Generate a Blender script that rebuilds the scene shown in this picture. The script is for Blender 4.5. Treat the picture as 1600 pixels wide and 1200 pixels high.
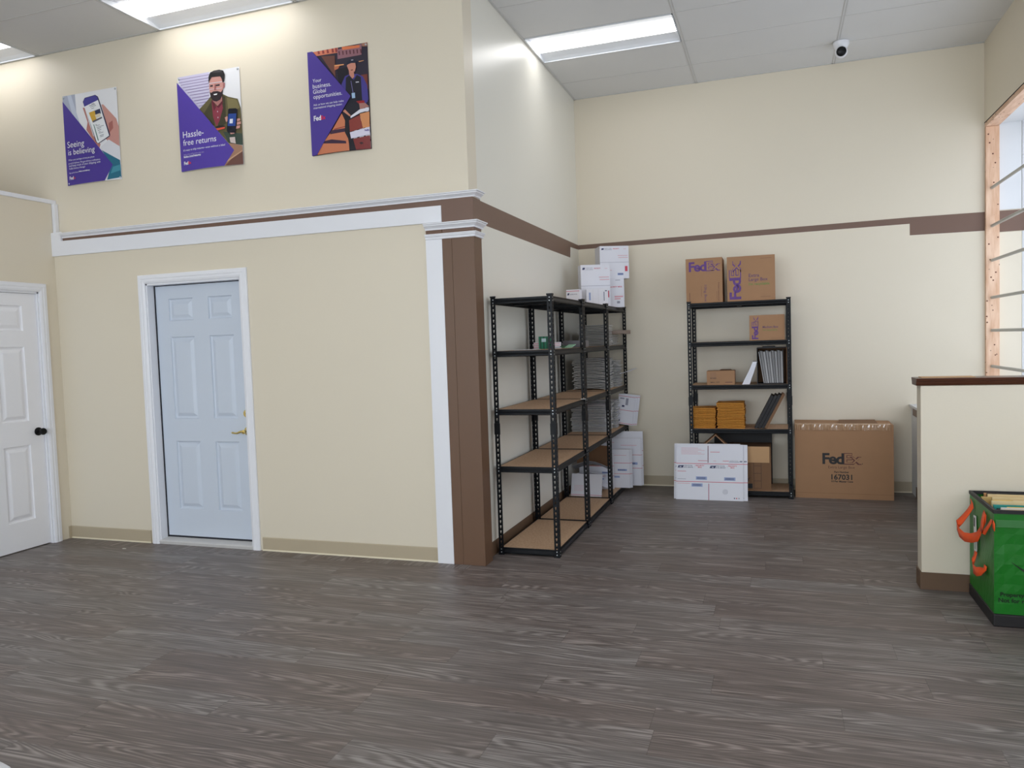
import bpy, bmesh, math, random
from mathutils import Vector, Matrix
random.seed(7)
R = math.radians
for o in list(bpy.data.objects): bpy.data.objects.remove(o, do_unlink=True)
scene = bpy.context.scene
COL = scene.collection

# ---------------------------------------------------------------- camera
YAW, PITCH, ROLL, F_PX = -0.3336, -0.0526, -0.0338, 1193.0
fw = Vector((math.sin(YAW)*math.cos(PITCH), math.cos(YAW)*math.cos(PITCH), math.sin(PITCH)))
rt = Vector((math.cos(YAW), -math.sin(YAW), 0)); up = rt.cross(fw)
rt2 = rt*math.cos(ROLL)+up*math.sin(ROLL); up2 = up*math.cos(ROLL)-rt*math.sin(ROLL)
cam_d = bpy.data.cameras.new('camera'); cam = bpy.data.objects.new('camera', cam_d); COL.objects.link(cam)
cam_d.sensor_width = 36; cam_d.lens = F_PX/1600*36; cam_d.clip_start = .05; cam_d.clip_end = 200
m3 = Matrix((rt2, up2, -fw)).transposed()
cam.matrix_world = Matrix.Translation((1.9314, -4.7777, 1.5012)) @ m3.to_4x4()
scene.camera = cam

# ---------------------------------------------------------------- light and exposure
scene.view_settings.view_transform = 'Standard'
scene.view_settings.look = 'None'
scene.view_settings.gamma = 1
scene.view_settings.use_curve_mapping = False
scene.view_settings.exposure = 0.0
world = bpy.data.worlds.new('sky'); scene.world = world; world.use_nodes = True
world.node_tree.nodes['Background'].inputs[0].default_value = (.90, .93, 1, 1)
world.node_tree.nodes['Background'].inputs[1].default_value = 6.5
LAMP = 5.6          # strength of the ceiling lamps' lenses
def portal(name, loc, rot, sx, sy):
    d = bpy.data.lights.new(name, 'AREA'); d.shape = 'RECTANGLE'; d.size = sx; d.size_y = sy
    d.cycles.is_portal = True
    o = bpy.data.objects.new(name, d); COL.objects.link(o); o.location = loc; o.rotation_euler = rot
portal('side_window_portal', (4.03, 0.0, 2.08), (0, R(90), 0), 2.35, 6.0)
portal('added_window_portal', (-0.25, -8.62, 1.85), (R(90), 0, 0), 7.3, 2.8)  # guides skylight through the added, unseen window

# ---------------------------------------------------------------- materials
def lin(c): return tuple(((v/255)/12.92 if v <= 10.3 else ((v/255+.055)/1.055)**2.4) for v in c[:3])+(1,)
MATS = {}
def mat(name, c, rough=.6, metal=0, var=.04, scale=6, bump=0, bscale=200, emit=0, spec=.5, coat=0):
    if name in MATS: return MATS[name]
    m = bpy.data.materials.new(name); m.use_nodes = True; nt = m.node_tree; N = nt.nodes; L = nt.links
    b = N['Principled BSDF']; b.inputs['Roughness'].default_value = rough; b.inputs['Metallic'].default_value = metal
    b.inputs['Specular IOR Level'].default_value = spec; b.inputs['Coat Weight'].default_value = coat
    col = lin(c)
    if var:
        tc = N.new('ShaderNodeTexCoord'); nz = N.new('ShaderNodeTexNoise'); nz.inputs['Scale'].default_value = scale; nz.inputs['Detail'].default_value = 4
        L.new(tc.outputs['Object'], nz.inputs['Vector'])
        mr = N.new('ShaderNodeMapRange'); mr.inputs['To Min'].default_value = 1-var; mr.inputs['To Max'].default_value = 1+var
        L.new(nz.outputs['Fac'], mr.inputs['Value'])
        mx = N.new('ShaderNodeVectorMath'); mx.operation = 'SCALE'; mx.inputs[0].default_value = col[:3]
        L.new(mr.outputs[0], mx.inputs['Scale']); L.new(mx.outputs[0], b.inputs['Base Color'])
    else: b.inputs['Base Color'].default_value = col
    if bump:
        tc2 = N.new('ShaderNodeTexCoord'); n2 = N.new('ShaderNodeTexNoise'); n2.inputs['Scale'].default_value = bscale
        L.new(tc2.outputs['Object'], n2.inputs['Vector'])
        bp = N.new('ShaderNodeBump'); bp.inputs['Strength'].default_value = bump; bp.inputs['Distance'].default_value = .002
        L.new(n2.outputs['Fac'], bp.inputs['Height']); L.new(bp.outputs[0], b.inputs['Normal'])
    if emit:
        b.inputs['Emission Color'].default_value = (1.0, .985, .975, 1); b.inputs['Emission Strength'].default_value = emit
    MATS[name] = m; return m
def ink(c, rough=.5): return mat('ink_%d_%d_%d' % tuple(c), c, rough, var=0)

M_WALL = mat('cream_wall_paint', (227, 217, 197), .42, var=.012, scale=1.5, bump=.15, bscale=90)
M_WALL2 = mat('cream_side_wall_sheen', (231, 228, 217), .32, var=.012, scale=1.5, bump=.12, bscale=90)  # cream wall paint made paler and bluer to carry its sheen
M_BAY = mat('white_painted_board', (222, 224, 226), .5, var=.02)
M_BROWN = mat('brown_wall_paint', (116, 89, 75), .45, var=.03, scale=2, bump=.15, bscale=90)
M_COLUMN = mat('brown_column_paint', (108, 79, 58), .45, var=.03, scale=2, bump=.15, bscale=90)
M_SILL = mat('grey_white_sill', (206, 204, 202), .5, var=.04, scale=20)
M_TRIM = mat('white_trim_paint', (238, 239, 244), .35, var=.01)
M_BASE = mat('beige_vinyl_base', (186, 172, 147), .45, var=.02)
M_BASE_LIP = mat('cream_caulk', (228, 218, 192), .5, var=.02)
M_BASE_BR = mat('brown_vinyl_base', (104, 80, 60), .45, var=.03)
M_TILE = mat('ceiling_tile', (222, 222, 221), .9, var=.02, scale=3, bump=.3, bscale=250)
M_TBAR = mat('ceiling_grid_metal', (205, 205, 203), .5, var=0)
M_DOORW = mat('white_door_paint', (244, 244, 248), .33, var=.01)
M_DOORB = mat('pale_blue_door_paint', (208, 217, 230), .38, var=.01)
M_DARKGAP = mat('dark_weatherstrip_and_gap', (28, 30, 40), .7, var=0)
M_BLACK = mat('black_powder_coat', (5, 8, 14), .45, var=.05, spec=.25)
M_KNOB = mat('matt_black_metal', (20, 20, 22), .35, metal=.6, var=0)
M_BRASS = mat('polished_brass', (232, 210, 140), .18, metal=1, var=0)
M_STEEL = mat('galvanised_steel', (186, 186, 180), .45, metal=.1, var=.05)
M_RIVET = mat('bright_rivet', (190, 195, 200), .3, metal=.8, var=0)
M_CARD = mat('kraft_cardboard', (168, 128, 94), .8, var=.05, scale=12, bump=.1)
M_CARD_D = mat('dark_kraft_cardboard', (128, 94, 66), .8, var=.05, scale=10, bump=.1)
M_CARDIN = mat('cardboard_inside', (200, 160, 118), .85, var=.04)
M_TAPE = mat('clear_tape', (176, 138, 104), .10, var=0, coat=1, spec=1)
M_WHITEB = mat('white_coated_cardboard', (228, 228, 236), .42, var=.02, scale=8)
M_WHITEE = mat('white_paper_edge', (184, 182, 178), .7, var=.05, scale=30)
M_GREYP = mat('grey_poly_mailer', (146, 146, 150), .5, var=.06, scale=14)
M_YEL = mat('yellow_padded_mailer', (222, 150, 50), .65, var=.06, scale=16)
M_YELE = mat('yellow_mailer_edge', (204, 136, 44), .7, var=.15, scale=30)
M_GREEN = mat('green_woven_plastic', (8, 112, 20), .42, var=.12, scale=9, bump=.8, bscale=22)
M_ORANGE = mat('orange_webbing', (244, 88, 30), .6, var=.06, scale=60)
M_POSTBACK = mat('poster_paper', (235, 235, 238), .35, var=0)
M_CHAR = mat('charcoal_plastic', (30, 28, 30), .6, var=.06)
M_CAPWOOD = mat('dark_walnut_varnish', (80, 45, 30), .3, var=.25, scale=9)

def wood_mat(name, c1, c2, sc, stretch, rough=.7, speck=None):
    m = bpy.data.materials.new(name); m.use_nodes = True; nt = m.node_tree; N = nt.nodes; L = nt.links
    b = N['Principled BSDF']; b.inputs['Roughness'].default_value = rough
    tc = N.new('ShaderNodeTexCoord'); mp = N.new('ShaderNodeMapping'); mp.inputs['Scale'].default_value = stretch
    nz = N.new('ShaderNodeTexNoise'); nz.inputs['Scale'].default_value = sc; nz.inputs['Detail'].default_value = 6
    L.new(tc.outputs['Object'], mp.inputs[0]); L.new(mp.outputs[0], nz.inputs['Vector'])
    cr = N.new('ShaderNodeValToRGB'); cr.color_ramp.elements[0].position = .35; cr.color_ramp.elements[1].position = .65
    cr.color_ramp.elements[0].color = lin(c1); cr.color_ramp.elements[1].color = lin(c2)
    L.new(nz.outputs['Fac'], cr.inputs[0]); out = cr.outputs[0]
    if speck:
        v = N.new('ShaderNodeTexVoronoi'); v.inputs['Scale'].default_value = speck
        L.new(tc.outputs['Object'], v.inputs['Vector'])
        r2 = N.new('ShaderNodeValToRGB'); r2.color_ramp.elements[0].position = .10; r2.color_ramp.elements[1].position = .16
        r2.color_ramp.elements[0].color = lin((110, 62, 42)); r2.color_ramp.elements[1].color = (1, 1, 1, 1)
        L.new(v.outputs['Distance'], r2.inputs[0])
        mx = N.new('ShaderNodeMixRGB'); mx.blend_type = 'MULTIPLY'; mx.inputs[0].default_value = 1
        L.new(out, mx.inputs[1]); L.new(r2.outputs[0], mx.inputs[2]); out = mx.outputs[0]
    L.new(out, b.inputs['Base Color']); return m
M_STUD = wood_mat('raw_pine_stud', (214, 170, 138), (238, 204, 176), 9, (3, 3, .5), .7, speck=20)
M_STUDH = wood_mat('raw_pine_header', (214, 172, 142), (236, 202, 176), 9, (3, .5, 3), .7, speck=20)
M_BOARD = wood_mat('particle_board', (186, 150, 118), (204, 170, 138), 60, (1, 1, 1), .75)

def floor_mat(name, swap=False):
    m = bpy.data.materials.new(name); m.use_nodes = True; nt = m.node_tree; N = nt.nodes; L = nt.links
    b = N['Principled BSDF']; b.inputs['Roughness'].default_value = .42; b.inputs['Specular IOR Level'].default_value = .4
    tc = N.new('ShaderNodeTexCoord'); sp = N.new('ShaderNodeSeparateXYZ'); L.new(tc.outputs['Object'], sp.inputs[0])
    def mt(op, a, c=None, d=None):
        n = N.new('ShaderNodeMath'); n.operation = op
        for i, v in enumerate((a, c, d)):
            if v is None: continue
            if isinstance(v, (int, float)): n.inputs[i].default_value = v
            else: L.new(v, n.inputs[i])
        return n.outputs[0]
    X, Y = (sp.outputs[1], sp.outputs[0]) if swap else (sp.outputs[0], sp.outputs[1])
    PW, PL = (.10, 1.3) if swap else (.1845, 1.22)
    ry = mt('DIVIDE', mt('ADD', Y, 10.03), PW); row = mt('FLOOR', ry)
    wn = N.new('ShaderNodeTexWhiteNoise'); wn.noise_dimensions = '1D'; L.new(row, wn.inputs['W'])
    rx = mt('DIVIDE', mt('ADD', mt('ADD', X, 20.0), mt('MULTIPLY', wn.outputs['Value'], 1.9)), PL); colx = mt('FLOOR', rx)
    cb = N.new('ShaderNodeCombineXYZ'); L.new(row, cb.inputs[0]); L.new(colx, cb.inputs[1])
    w2 = N.new('ShaderNodeTexWhiteNoise'); w2.noise_dimensions = '3D'; L.new(cb.outputs[0], w2.inputs['Vector'])
    idv = w2.outputs['Value']
    # grain space: stretched along the plank, shifted per plank
    g = N.new('ShaderNodeCombineXYZ'); L.new(mt('ADD', mt('MULTIPLY', X, 1.1), mt('MULTIPLY', idv, 37)), g.inputs[0])
    L.new(mt('MULTIPLY', Y, 9.0), g.inputs[1]); L.new(mt('MULTIPLY', idv, 11), g.inputs[2])
    n1 = N.new('ShaderNodeTexNoise'); n1.inputs['Scale'].default_value = 1.5; n1.inputs['Detail'].default_value = 3; L.new(g.outputs[0], n1.inputs['Vector'])
    # rings: bands of the smooth noise -> cathedral grain
    n0 = N.new('ShaderNodeTexNoise'); n0.inputs['Scale'].default_value = .85; n0.inputs['Detail'].default_value = 1.0; n0.inputs['Distortion'].default_value = .25; L.new(g.outputs[0], n0.inputs['Vector'])
    ring = mt('SINE', mt('MULTIPLY', n0.outputs['Fac'], 125))
    nm = N.new('ShaderNodeMapRange'); nm.inputs['From Min'].default_value = .42; nm.inputs['From Max'].default_value = .60; L.new(n1.outputs['Fac'], nm.inputs['Value'])
    ringm = mt('MULTIPLY', nm.outputs[0], ring)
    g2 = N.new('ShaderNodeCombineXYZ'); L.new(mt('ADD', mt('MULTIPLY', X, 3.0), mt('MULTIPLY', idv, 91)), g2.inputs[0])
    L.new(mt('MULTIPLY', Y, 120.0), g2.inputs[1]); L.new(idv, g2.inputs[2])
    n2 = N.new('ShaderNodeTexNoise'); n2.inputs['Scale'].default_value = 1.0; n2.inputs['Detail'].default_value = 4; L.new(g2.outputs[0], n2.inputs['Vector'])
    v = mt('ADD', mt('MULTIPLY', mt('SUBTRACT', n1.outputs['Fac'], .5), .5), mt('MULTIPLY', mt('SUBTRACT', n2.outputs['Fac'], .5), 1.25))
    v = mt('ADD', v, mt('MULTIPLY', ringm, .21))
    v = mt('ADD', v, mt('MULTIPLY', mt('SUBTRACT', idv, .5), .13))
    v = mt('ADD', v, .5)
    cr = N.new('ShaderNodeValToRGB'); e = cr.color_ramp.elements
    e[0].position = .10; e[0].color = lin((81, 75, 72)); e[1].position = .92; e[1].color = lin((160, 151, 146))
    k = e.new(.5); k.color = lin((114, 105, 101))
    L.new(v, cr.inputs[0])
    # slight warm / cool tint per plank
    tn = N.new('ShaderNodeMixRGB'); tn.blend_type = 'MULTIPLY'; tn.inputs[0].default_value = 1
    tr = N.new('ShaderNodeValToRGB'); tr.color_ramp.elements[0].color = (1.04, .985, .965, 1); tr.color_ramp.elements[1].color = (.965, 1.0, 1.02, 1)
    L.new(w2.outputs['Value'], tr.inputs[0]); L.new(cr.outputs[0], tn.inputs[1]); L.new(tr.outputs[0], tn.inputs[2])
    # seams
    fy = mt('FRACT', ry); fx = mt('FRACT', rx)
    sy = mt('LESS_THAN', fy, .010); sx = mt('LESS_THAN', fx, .0022)
    s = mt('MAXIMUM', sy, sx)
    mx = N.new('ShaderNodeMixRGB'); mx.blend_type = 'MULTIPLY'; L.new(mt('MULTIPLY', s, .55), mx.inputs[0]); L.new(tn.outputs[0], mx.inputs[1]); mx.inputs[2].default_value = (.45, .43, .42, 1)
    L.new(mx.outputs[0], b.inputs['Base Color'])
    L.new(mt('ADD', .36, mt('MULTIPLY', n2.outputs['Fac'], .18)), b.inputs['Roughness'])
    bp = N.new('ShaderNodeBump'); bp.inputs['Strength'].default_value = .25; bp.inputs['Distance'].default_value = .001
    L.new(mt('SUBTRACT', v, mt('MULTIPLY', s, 1.5)), bp.inputs['Height']); L.new(bp.outputs[0], b.inputs['Normal'])
    return m
M_FLOOR = floor_mat('grey_vinyl_planks'); M_FLOORB = floor_mat('grey_vinyl_border', True)

def glass_mat(name, tint):
    m = bpy.data.materials.new(name); m.use_nodes = True; nt = m.node_tree; N = nt.nodes; L = nt.links
    for n in list(N): N.remove(n)
    o = N.new('ShaderNodeOutputMaterial'); t = N.new('ShaderNodeBsdfTransparent'); g = N.new('ShaderNodeBsdfGlossy'); g.inputs['Roughness'].default_value = .02
    t.inputs[0].default_value = tint
    x = N.new('ShaderNodeMixShader'); x.inputs[0].default_value = .07
    L.new(t.outputs[0], x.inputs[1]); L.new(g.outputs[0], x.inputs[2]); L.new(x.outputs[0], o.inputs[0]); return m
M_GLASS = glass_mat('clear_window_glass', (.92, .95, .96, 1)); M_GLASS_T = glass_mat('daylight_dimming_glass', (.56, .575, .59, 1))  # the side glass tint is added to dim the daylight

# ---------------------------------------------------------------- mesh helpers
class MB:
    """collects faces with materials and links them as one mesh"""
    def __init__(s): s.v = []; s.f = []; s.m = []; s.mats = []
    def mi(s, m):
        if m not in s.mats: s.mats.append(m)
        return s.mats.index(m)
    def add(s, vs, fs, m):
        b = len(s.v); s.v += [tuple(v) for v in vs]; i = s.mi(m)
        for f in fs: s.f.append([b+k for k in f]); s.m.append(i)
        return s
    def box(s, x0, x1, y0, y1, z0, z1, m, skip=''):
        vs = [(x0,y0,z0),(x1,y0,z0),(x1,y1,z0),(x0,y1,z0),(x0,y0,z1),(x1,y0,z1),(x1,y1,z1),(x0,y1,z1)]
        F = {'b': (0,3,2,1), 't': (4,5,6,7), 'f': (0,1,5,4), 'k': (2,3,7,6), 'r': (1,2,6,5), 'l': (3,0,4,7)}
        return s.add(vs, [F[k] for k in F if k not in skip], m)
    def prism(s, pts, p0, p1, m, axis='x', caps=True):
        """2D profile pts swept along an axis; pts are (a,b) in the two other axes in order"""
        def P(t, a, b): return {'x': (t, a, b), 'y': (a, t, b), 'z': (a, b, t)}[axis]
        n = len(pts); vs = [P(p0, a, b) for a, b in pts]+[P(p1, a, b) for a, b in pts]
        fs = [(i, (i+1) % n, n+(i+1) % n, n+i) for i in range(n)]
        if caps: fs += [tuple(range(n))[::-1], tuple(range(n, 2*n))]
        return s.add(vs, fs, m)
    def tube(s, path, r, m, n=12, caps=True):
        path = [Vector(p) for p in path]; rs = r if isinstance(r, (list, tuple)) else [r]*len(path)
        vs = []; fs = []
        ref = Vector((0, 0, 1))
        for i, p in enumerate(path):
            d = (path[min(i+1, len(path)-1)]-path[max(i-1, 0)]).normalized()
            rf = ref if abs(d.dot(ref)) < .95 else Vector((1, 0, 0))
            a = d.cross(rf).normalized(); c = d.cross(a).normalized()
            for k in range(n):
                t = 2*math.pi*k/n; vs.append(p+a*math.cos(t)*rs[i]+c*math.sin(t)*rs[i])
        for i in range(len(path)-1):
            for k in range(n): fs.append((i*n+k, i*n+(k+1) % n, (i+1)*n+(k+1) % n, (i+1)*n+k))
        if caps: fs += [tuple(range(n))[::-1], tuple((len(path)-1)*n+k for k in range(n))]
        return s.add(vs, fs, m)
    def lathe(s, prof, m, n=28, M=None):
        """(r,z) profile around z, optional matrix"""
        vs = []; fs = []
        for r, z in prof:
            for k in range(n):
                t = 2*math.pi*k/n; p = Vector((r*math.cos(t), r*math.sin(t), z)); vs.append(M @ p if M else p)
        for i in range(len(prof)-1):
            for k in range(n): fs.append((i*n+k, i*n+(k+1) % n, (i+1)*n+(k+1) % n, (i+1)*n+k))
        fs += [tuple(range(n))[::-1], tuple((len(prof)-1)*n+k for k in range(n))]
        return s.add(vs, fs, m)
    def mesh(s, name, fix=True):
        me = bpy.data.meshes.new(name); me.from_pydata(s.v, [], s.f)
        for m in s.mats: me.materials.append(m)
        me.polygons.foreach_set('material_index', s.m); me.update()
        if fix:
            bm = bmesh.new(); bm.from_mesh(me); bmesh.ops.recalc_face_normals(bm, faces=bm.faces); bm.to_mesh(me); bm.free()
        return me
    def obj(s, name, parent=None, loc=None, rotz=0, bevel=0, smooth=False, fix=True, solid=0):
        o = bpy.data.objects.new(name, s.mesh(name, fix)); COL.objects.link(o)
        if parent: o.parent = parent
        if loc: o.location = loc
        o.rotation_euler.z = rotz
        if solid:
            k = o.modifiers.new('solid', 'SOLIDIFY'); k.thickness = solid; k.offset = 0
        if bevel:
            k = o.modifiers.new('bevel', 'BEVEL'); k.width = bevel; k.segments = 2; k.limit_method = 'ANGLE'; k.angle_limit = R(50)
        if smooth:
            for p in o.data.polygons: p.use_smooth = True
            try: o.data.set_sharp_from_angle(angle=R(40))
            except Exception: pass
        return o
def recentre(o, loc):
    """moves a mesh's origin without moving the mesh"""
    o.data.transform(Matrix.Translation(-Vector(loc))); o.location = loc; return o
def thing(name, label, cat, loc=(0, 0, 0), rotz=0, group=None):
    o = bpy.data.objects.new(name, None); COL.objects.link(o); o.location = loc; o.rotation_euler.z = rotz; o.empty_display_size = .05
    return tag(o, label, cat, group)
def tag(o, label, cat, group=None):
    o['label'] = label; o['category'] = cat
    if group: o['group'] = group
    return o
def struct(o, label=None):
    o['kind'] = 'structure'
    if label: o['label'] = label
    return o
def dup(o, parent=None):
    c = o.copy(); COL.objects.link(c)
    if parent: c.parent = parent
    for ch in list(o.children): dup(ch, c)
    return c

# ---- flat printing: polygons and lettering on a plane, joined into the part they are printed on
TEXTS = {}
def text_mesh(s, off, space):
    k = (s, off, space)
    if k in TEXTS: return TEXTS[k]
    cu = bpy.data.curves.new('lettering', 'FONT'); cu.body = s; cu.size = 1; cu.offset = off; cu.space_character = space; cu.resolution_u = 3; cu.dimensions = '2D'
    o = bpy.data.objects.new('lettering', cu); COL.objects.link(o)
    bpy.context.view_layer.update(); dg = bpy.context.evaluated_depsgraph_get()
    me = bpy.data.meshes.new_from_object(o.evaluated_get(dg))
    vs = [(v.co.x, v.co.y) for v in me.vertices]; fs = [tuple(p.vertices) for p in me.polygons]
    bpy.data.objects.remove(o); bpy.data.curves.remove(cu); bpy.data.meshes.remove(me)
    x0 = min(v[0] for v in vs); x1 = max(v[0] for v in vs)
    TEXTS[k] = (vs, fs, x0, x1); return TEXTS[k]
class Pr:
    """prints on the plane o + u*U + v*V (U, V unit vectors, metres), N outward"""
    def __init__(s, mb, o, U, V, step=.00007):
        s.mb = mb; s.o = Vector(o); s.U = Vector(U).normalized(); s.V = Vector(V).normalized(); s.N = s.U.cross(s.V); s.k = 1; s.step = step; s.auto = 1
    def P(s, u, v): return s.o+s.U*u+s.V*v+s.N*(s.k*s.step+.0002)
    def poly(s, pts, m):
        s.mb.add([s.P(u, v) for u, v in pts], [tuple(range(len(pts)))], m); s.k += s.auto
    def rect(s, u0, v0, u1, v1, m): s.poly([(u0, v0), (u1, v0), (u1, v1), (u0, v1)], m)
    def text(s, t, u, v, width, m, size=None, off=0, space=1, rot=0, keep=False):
        """baseline start u,v; fitted to width; size = height of the em (None keeps the aspect)"""
        vs, fs, x0, x1 = text_mesh(t, off, space); sx = width/(x1-x0); sy = size if size else sx
        c, n = math.cos(rot), math.sin(rot)
        pts = []
        for x, y in vs:
            a, b = (x-x0)*sx, y*sy; pts.append(s.P(u+a*c-b*n, v+a*n+b*c))
        s.mb.add(pts, fs, m)
        if not keep: s.k += s.auto
    def frame(s, u0, v0, u1, v1, w, m):
        s.rect(u0, v0, u1, v0+w, m); s.rect(u0, v1-w, u1, v1, m); s.rect(u0, v0, u0+w, v1, m); s.rect(u1-w, v0, u1, v1, m)
    def logo(s, u, v, w, h, c1, c2, base, rot=0):
        """bold word, first three letters solid, last two outlined"""
        c, n = math.cos(rot), math.sin(rot)
        w1 = w*.56; w2 = w*.46
        s.text('Fed', u, v, w1, c1, size=h*1.38, off=.032, space=.9, rot=rot)
        u2, v2 = u+(w1-.004*w)*c, v+(w1-.004*w)*n
        s.text('Ex', u2, v2, w2, c2, size=h*1.38, off=.045, space=.9, rot=rot)
        e = w*.014
        s.text('Ex', u2+e*(c-n*.6), v2+e*(n+c*.6), w2-2*e, base, size=h*1.38*.965, off=.002, space=.9, rot=rot)

# ================================================================ THE SETTING
H = 3.992; D = 3.046; W = 3.693; LX = -3.68; YB = -8.6; XL = -6.2
def sbox(name, b, m, label=None, bevel=0):
    o = MB().box(*b, m).obj(name, bevel=bevel); c = ((b[0]+b[1])/2, (b[2]+b[3])/2, b[4])
    recentre(o, c); return struct(o, label)
# floor: main planks plus the short border course along the door wall
fm = MB(); fm.add([(XL, YB, 0), (4.1, YB, 0), (4.1, D+.1, 0), (XL, D+.1, 0)], [(0, 1, 2, 3)], M_FLOOR)
fm.add([(LX, -.15, .0006), (-.05, -.115, .0006), (-.05, .1, .0006), (LX, .1, .0006)], [(0, 1, 2, 3)], M_FLOORB)
fl = fm.obj('floor', fix=False); struct(fl, 'grey wood-look vinyl plank floor')
# ceiling: lay-in tiles with openings where the lamps sit, and the grid of bars
xs = [-6.2, -4.98, -3.745, -2.505, -1.265, 0, 1.235, 2.475, W]
ysR = [3.046, 2.515]+[1.925-.61*i for i in range(18)]
ysL = [.04, -.55]+[-.55-.61*i for i in range(1, 14)]
LAMPS = []      # (x0,x1,y0,y1)
cm = MB()
for i in range(len(xs)-1):
    right = xs[i] >= 0; ys = [y for y in (ysR if right else ysL) if y > YB]+[YB]
    for j in range(len(ys)-1):
        y1, y0 = ys[j], ys[j+1]; lamp = False
        if right: lamp = (i == 5 and j in (2, 8, 14)) or (i == 7 and j in (11,))
        else: lamp = (i in (1, 3) and j in (0, 6, 12))  # rows out of view hold unseen lamps, added for illumination
        if lamp: LAMPS.append((xs[i], xs[i+1], y0, y1)); continue
        cm.add([(xs[i], y0, H), (xs[i], y1, H), (xs[i+1], y1, H), (xs[i+1], y0, H)], [(0, 1, 2, 3)], M_TILE)
    for y in ys[1:-1]: cm.box(xs[i], xs[i+1], y-.0055, y+.0055, H-.002, H+.012, M_TBAR)
for i, x in enumerate(xs[1:-1]):
    y1 = D if x > .01 else .04
    for dx in (-.009, .009): cm.box(x+dx-.0035, x+dx+.0035, YB, y1, H-.004, H+.012, M_TBAR)
    cm.box(x-.009, x+.009, YB, y1, H-.0015, H+.012, M_TILE)
cm.box(.0, W, D-.02, D, H-.004, H+.01, M_TBAR); cm.box(0, .02, .04, D, H-.004, H+.01, M_TBAR); cm.box(XL, 0, .02, .04, H-.004, H+.01, M_TBAR)
cm.box(XL, 4.1, YB, D+.1, H+.14, H+.16, M_TILE)
struct(cm.obj('ceiling', fix=True), 'suspended ceiling of white lay-in tiles')
# door wall, with the door opening (x -2.745..-1.85)
DX0, DX1, DZ = -2.752, -1.845, 2.072
wm = MB()
wm.box(LX-.1, DX0, 0, .2, 0, 2.5, M_WALL); wm.box(DX1, 0, 0, .2, 0, 2.5, M_WALL); wm.box(DX0, DX1, 0, .2, DZ, 2.5, M_WALL)
wm.box(XL, 0, .04, .2, 2.5, H, M_WALL)
wm.box(XL, LX-.1, .04, .2, 0, 2.5, M_WALL)
struct(wm.obj('wall_front'), 'cream wall with the pale blue door')
sbox('wall_behind_door', (DX0-.2, DX1+.2, .22, .3, 0, 2.3), M_WALL)
# side wall (x = 0) running back to the alcove corner; lower panel a little proud
sm = MB(); sm.box(-.2, -.001, .2, D, 0, H, M_WALL2); sm.box(-.19, -.0005, .042, .2, 2.5, H, M_WALL2); sm.box(-.19, -.0005, .01, .2, 0, 2.5, M_WALL2)
def panel_x(m, pts, t, M):     # polygon in (y,z) extruded +x by t
    n = len(pts); m.add([(0, y, z) for y, z in pts]+[(t, y, z) for y, z in pts], [tuple(range(n))[::-1], tuple(range(n, 2*n))]+[(i, (i+1) % n, n+(i+1) % n, n+i) for i in range(n)], M)
panel_x(sm, [(.12, 0), (D, 0), (D, 2.455), (2.715, 2.447), (2.70, 2.34), (.12, 2.34)], .008, M_WALL2)
struct(sm.obj('wall_left'), 'cream side wall of the alcove')
struct(MB().box(-.001, .003, .12, D-.012, 2.335, 2.502, M_BROWN).obj('trim_1'), 'brown painted band on the side wall')
# back wall, continuing into the window bay
bm_ = MB(); bm_.box(-.2, 4.2, D, D+.2, 0, H, M_WALL)
struct(bm_.obj('wall_back'), 'cream back wall of the alcove')
def panel_y(m, pts, t, M):     # polygon in (x,z) extruded towards -y
    n = len(pts); m.add([(x, D, z) for x, z in pts]+[(x, D-t, z) for x, z in pts], [tuple(range(n)), tuple(range(n, 2*n))[::-1]]+[(i, (i+1) % n, n+(i+1) % n, n+i) for i in range(n)], M)
pm = MB(); panel_y(pm, [(0.008, 0), (3.71, 0), (3.71, 2.358), (3.099, 2.364), (3.099, 2.468), (1.6, 2.462), (.008, 2.457)], .009, M_WALL)
struct(pm.obj('wall_back_panel'), 'lower panel of the back wall')
bb = MB(); panel_y(bb, [(0.003, 2.35), (3.095, 2.36), (3.095, 2.34), (4.05, 2.34), (4.05, 2.521), (3.095, 2.526), (1.6, 2.514), (.003, 2.502)], .004, M_BROWN)
struct(bb.obj('trim_2'), 'brown painted band on the back wall')
# right wall above the long display opening
OZ0, OZ1, OY0, OY1 = .86, 3.295, -3.1, 3.04
rm = MB(); rm.box(W, W+.105, OY0-.04, D, OZ1+.006, H, M_WALL); rm.box(W, W+.105, YB, OY0-.04, 0, H, M_WALL); rm.box(W, W+.105, OY0-.04, D, 0, OZ0-.04, M_WALL)
struct(rm.obj('wall_right'), 'cream wall above the long display opening')
# bay behind the opening
by = MB(); by.box(3.80, 3.976, D-.012, D, OZ0, 2.335, M_WALL); by.box(3.80, 3.974, D-.010, D, 2.53, 3.28, M_BAY); by.box(3.978, 4.05, D-.014, D, 2.53, 2.99, M_BAY); by.box(3.978, 4.05, D-.014, D, 2.994, 3.28, M_BAY)
by.box(3.978, 4.05, D-.014, D, OZ0, 2.335, M_BAY)
struct(by.obj('wall_bay'), 'white boarded end of the window bay')
bc = MB(); bc.box(3.8, 4.12, OY0-.1, D, 3.28, 3.34, M_BAY); bc.box(3.8, 4.12, OY0-.1, D, .78, .84, M_BAY); bc.box(3.8, 4.12, OY0-.14, OY0-.1, .78, 3.3, M_BAY)
bc.box(4.0, 4.12, OY0-.1, D, 0, .78, M_BAY); bc.box(4.0, 4.12, OY0-.1, D, 3.34, H, M_BAY)
struct(bc.obj('wall_bay_box'), 'white box of the window bay')
wf = thing('window_1', 'large side window in the display bay', 'window', (4.05, 0, .84)); del wf['category']; struct(wf)
fm2 = MB()
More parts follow.
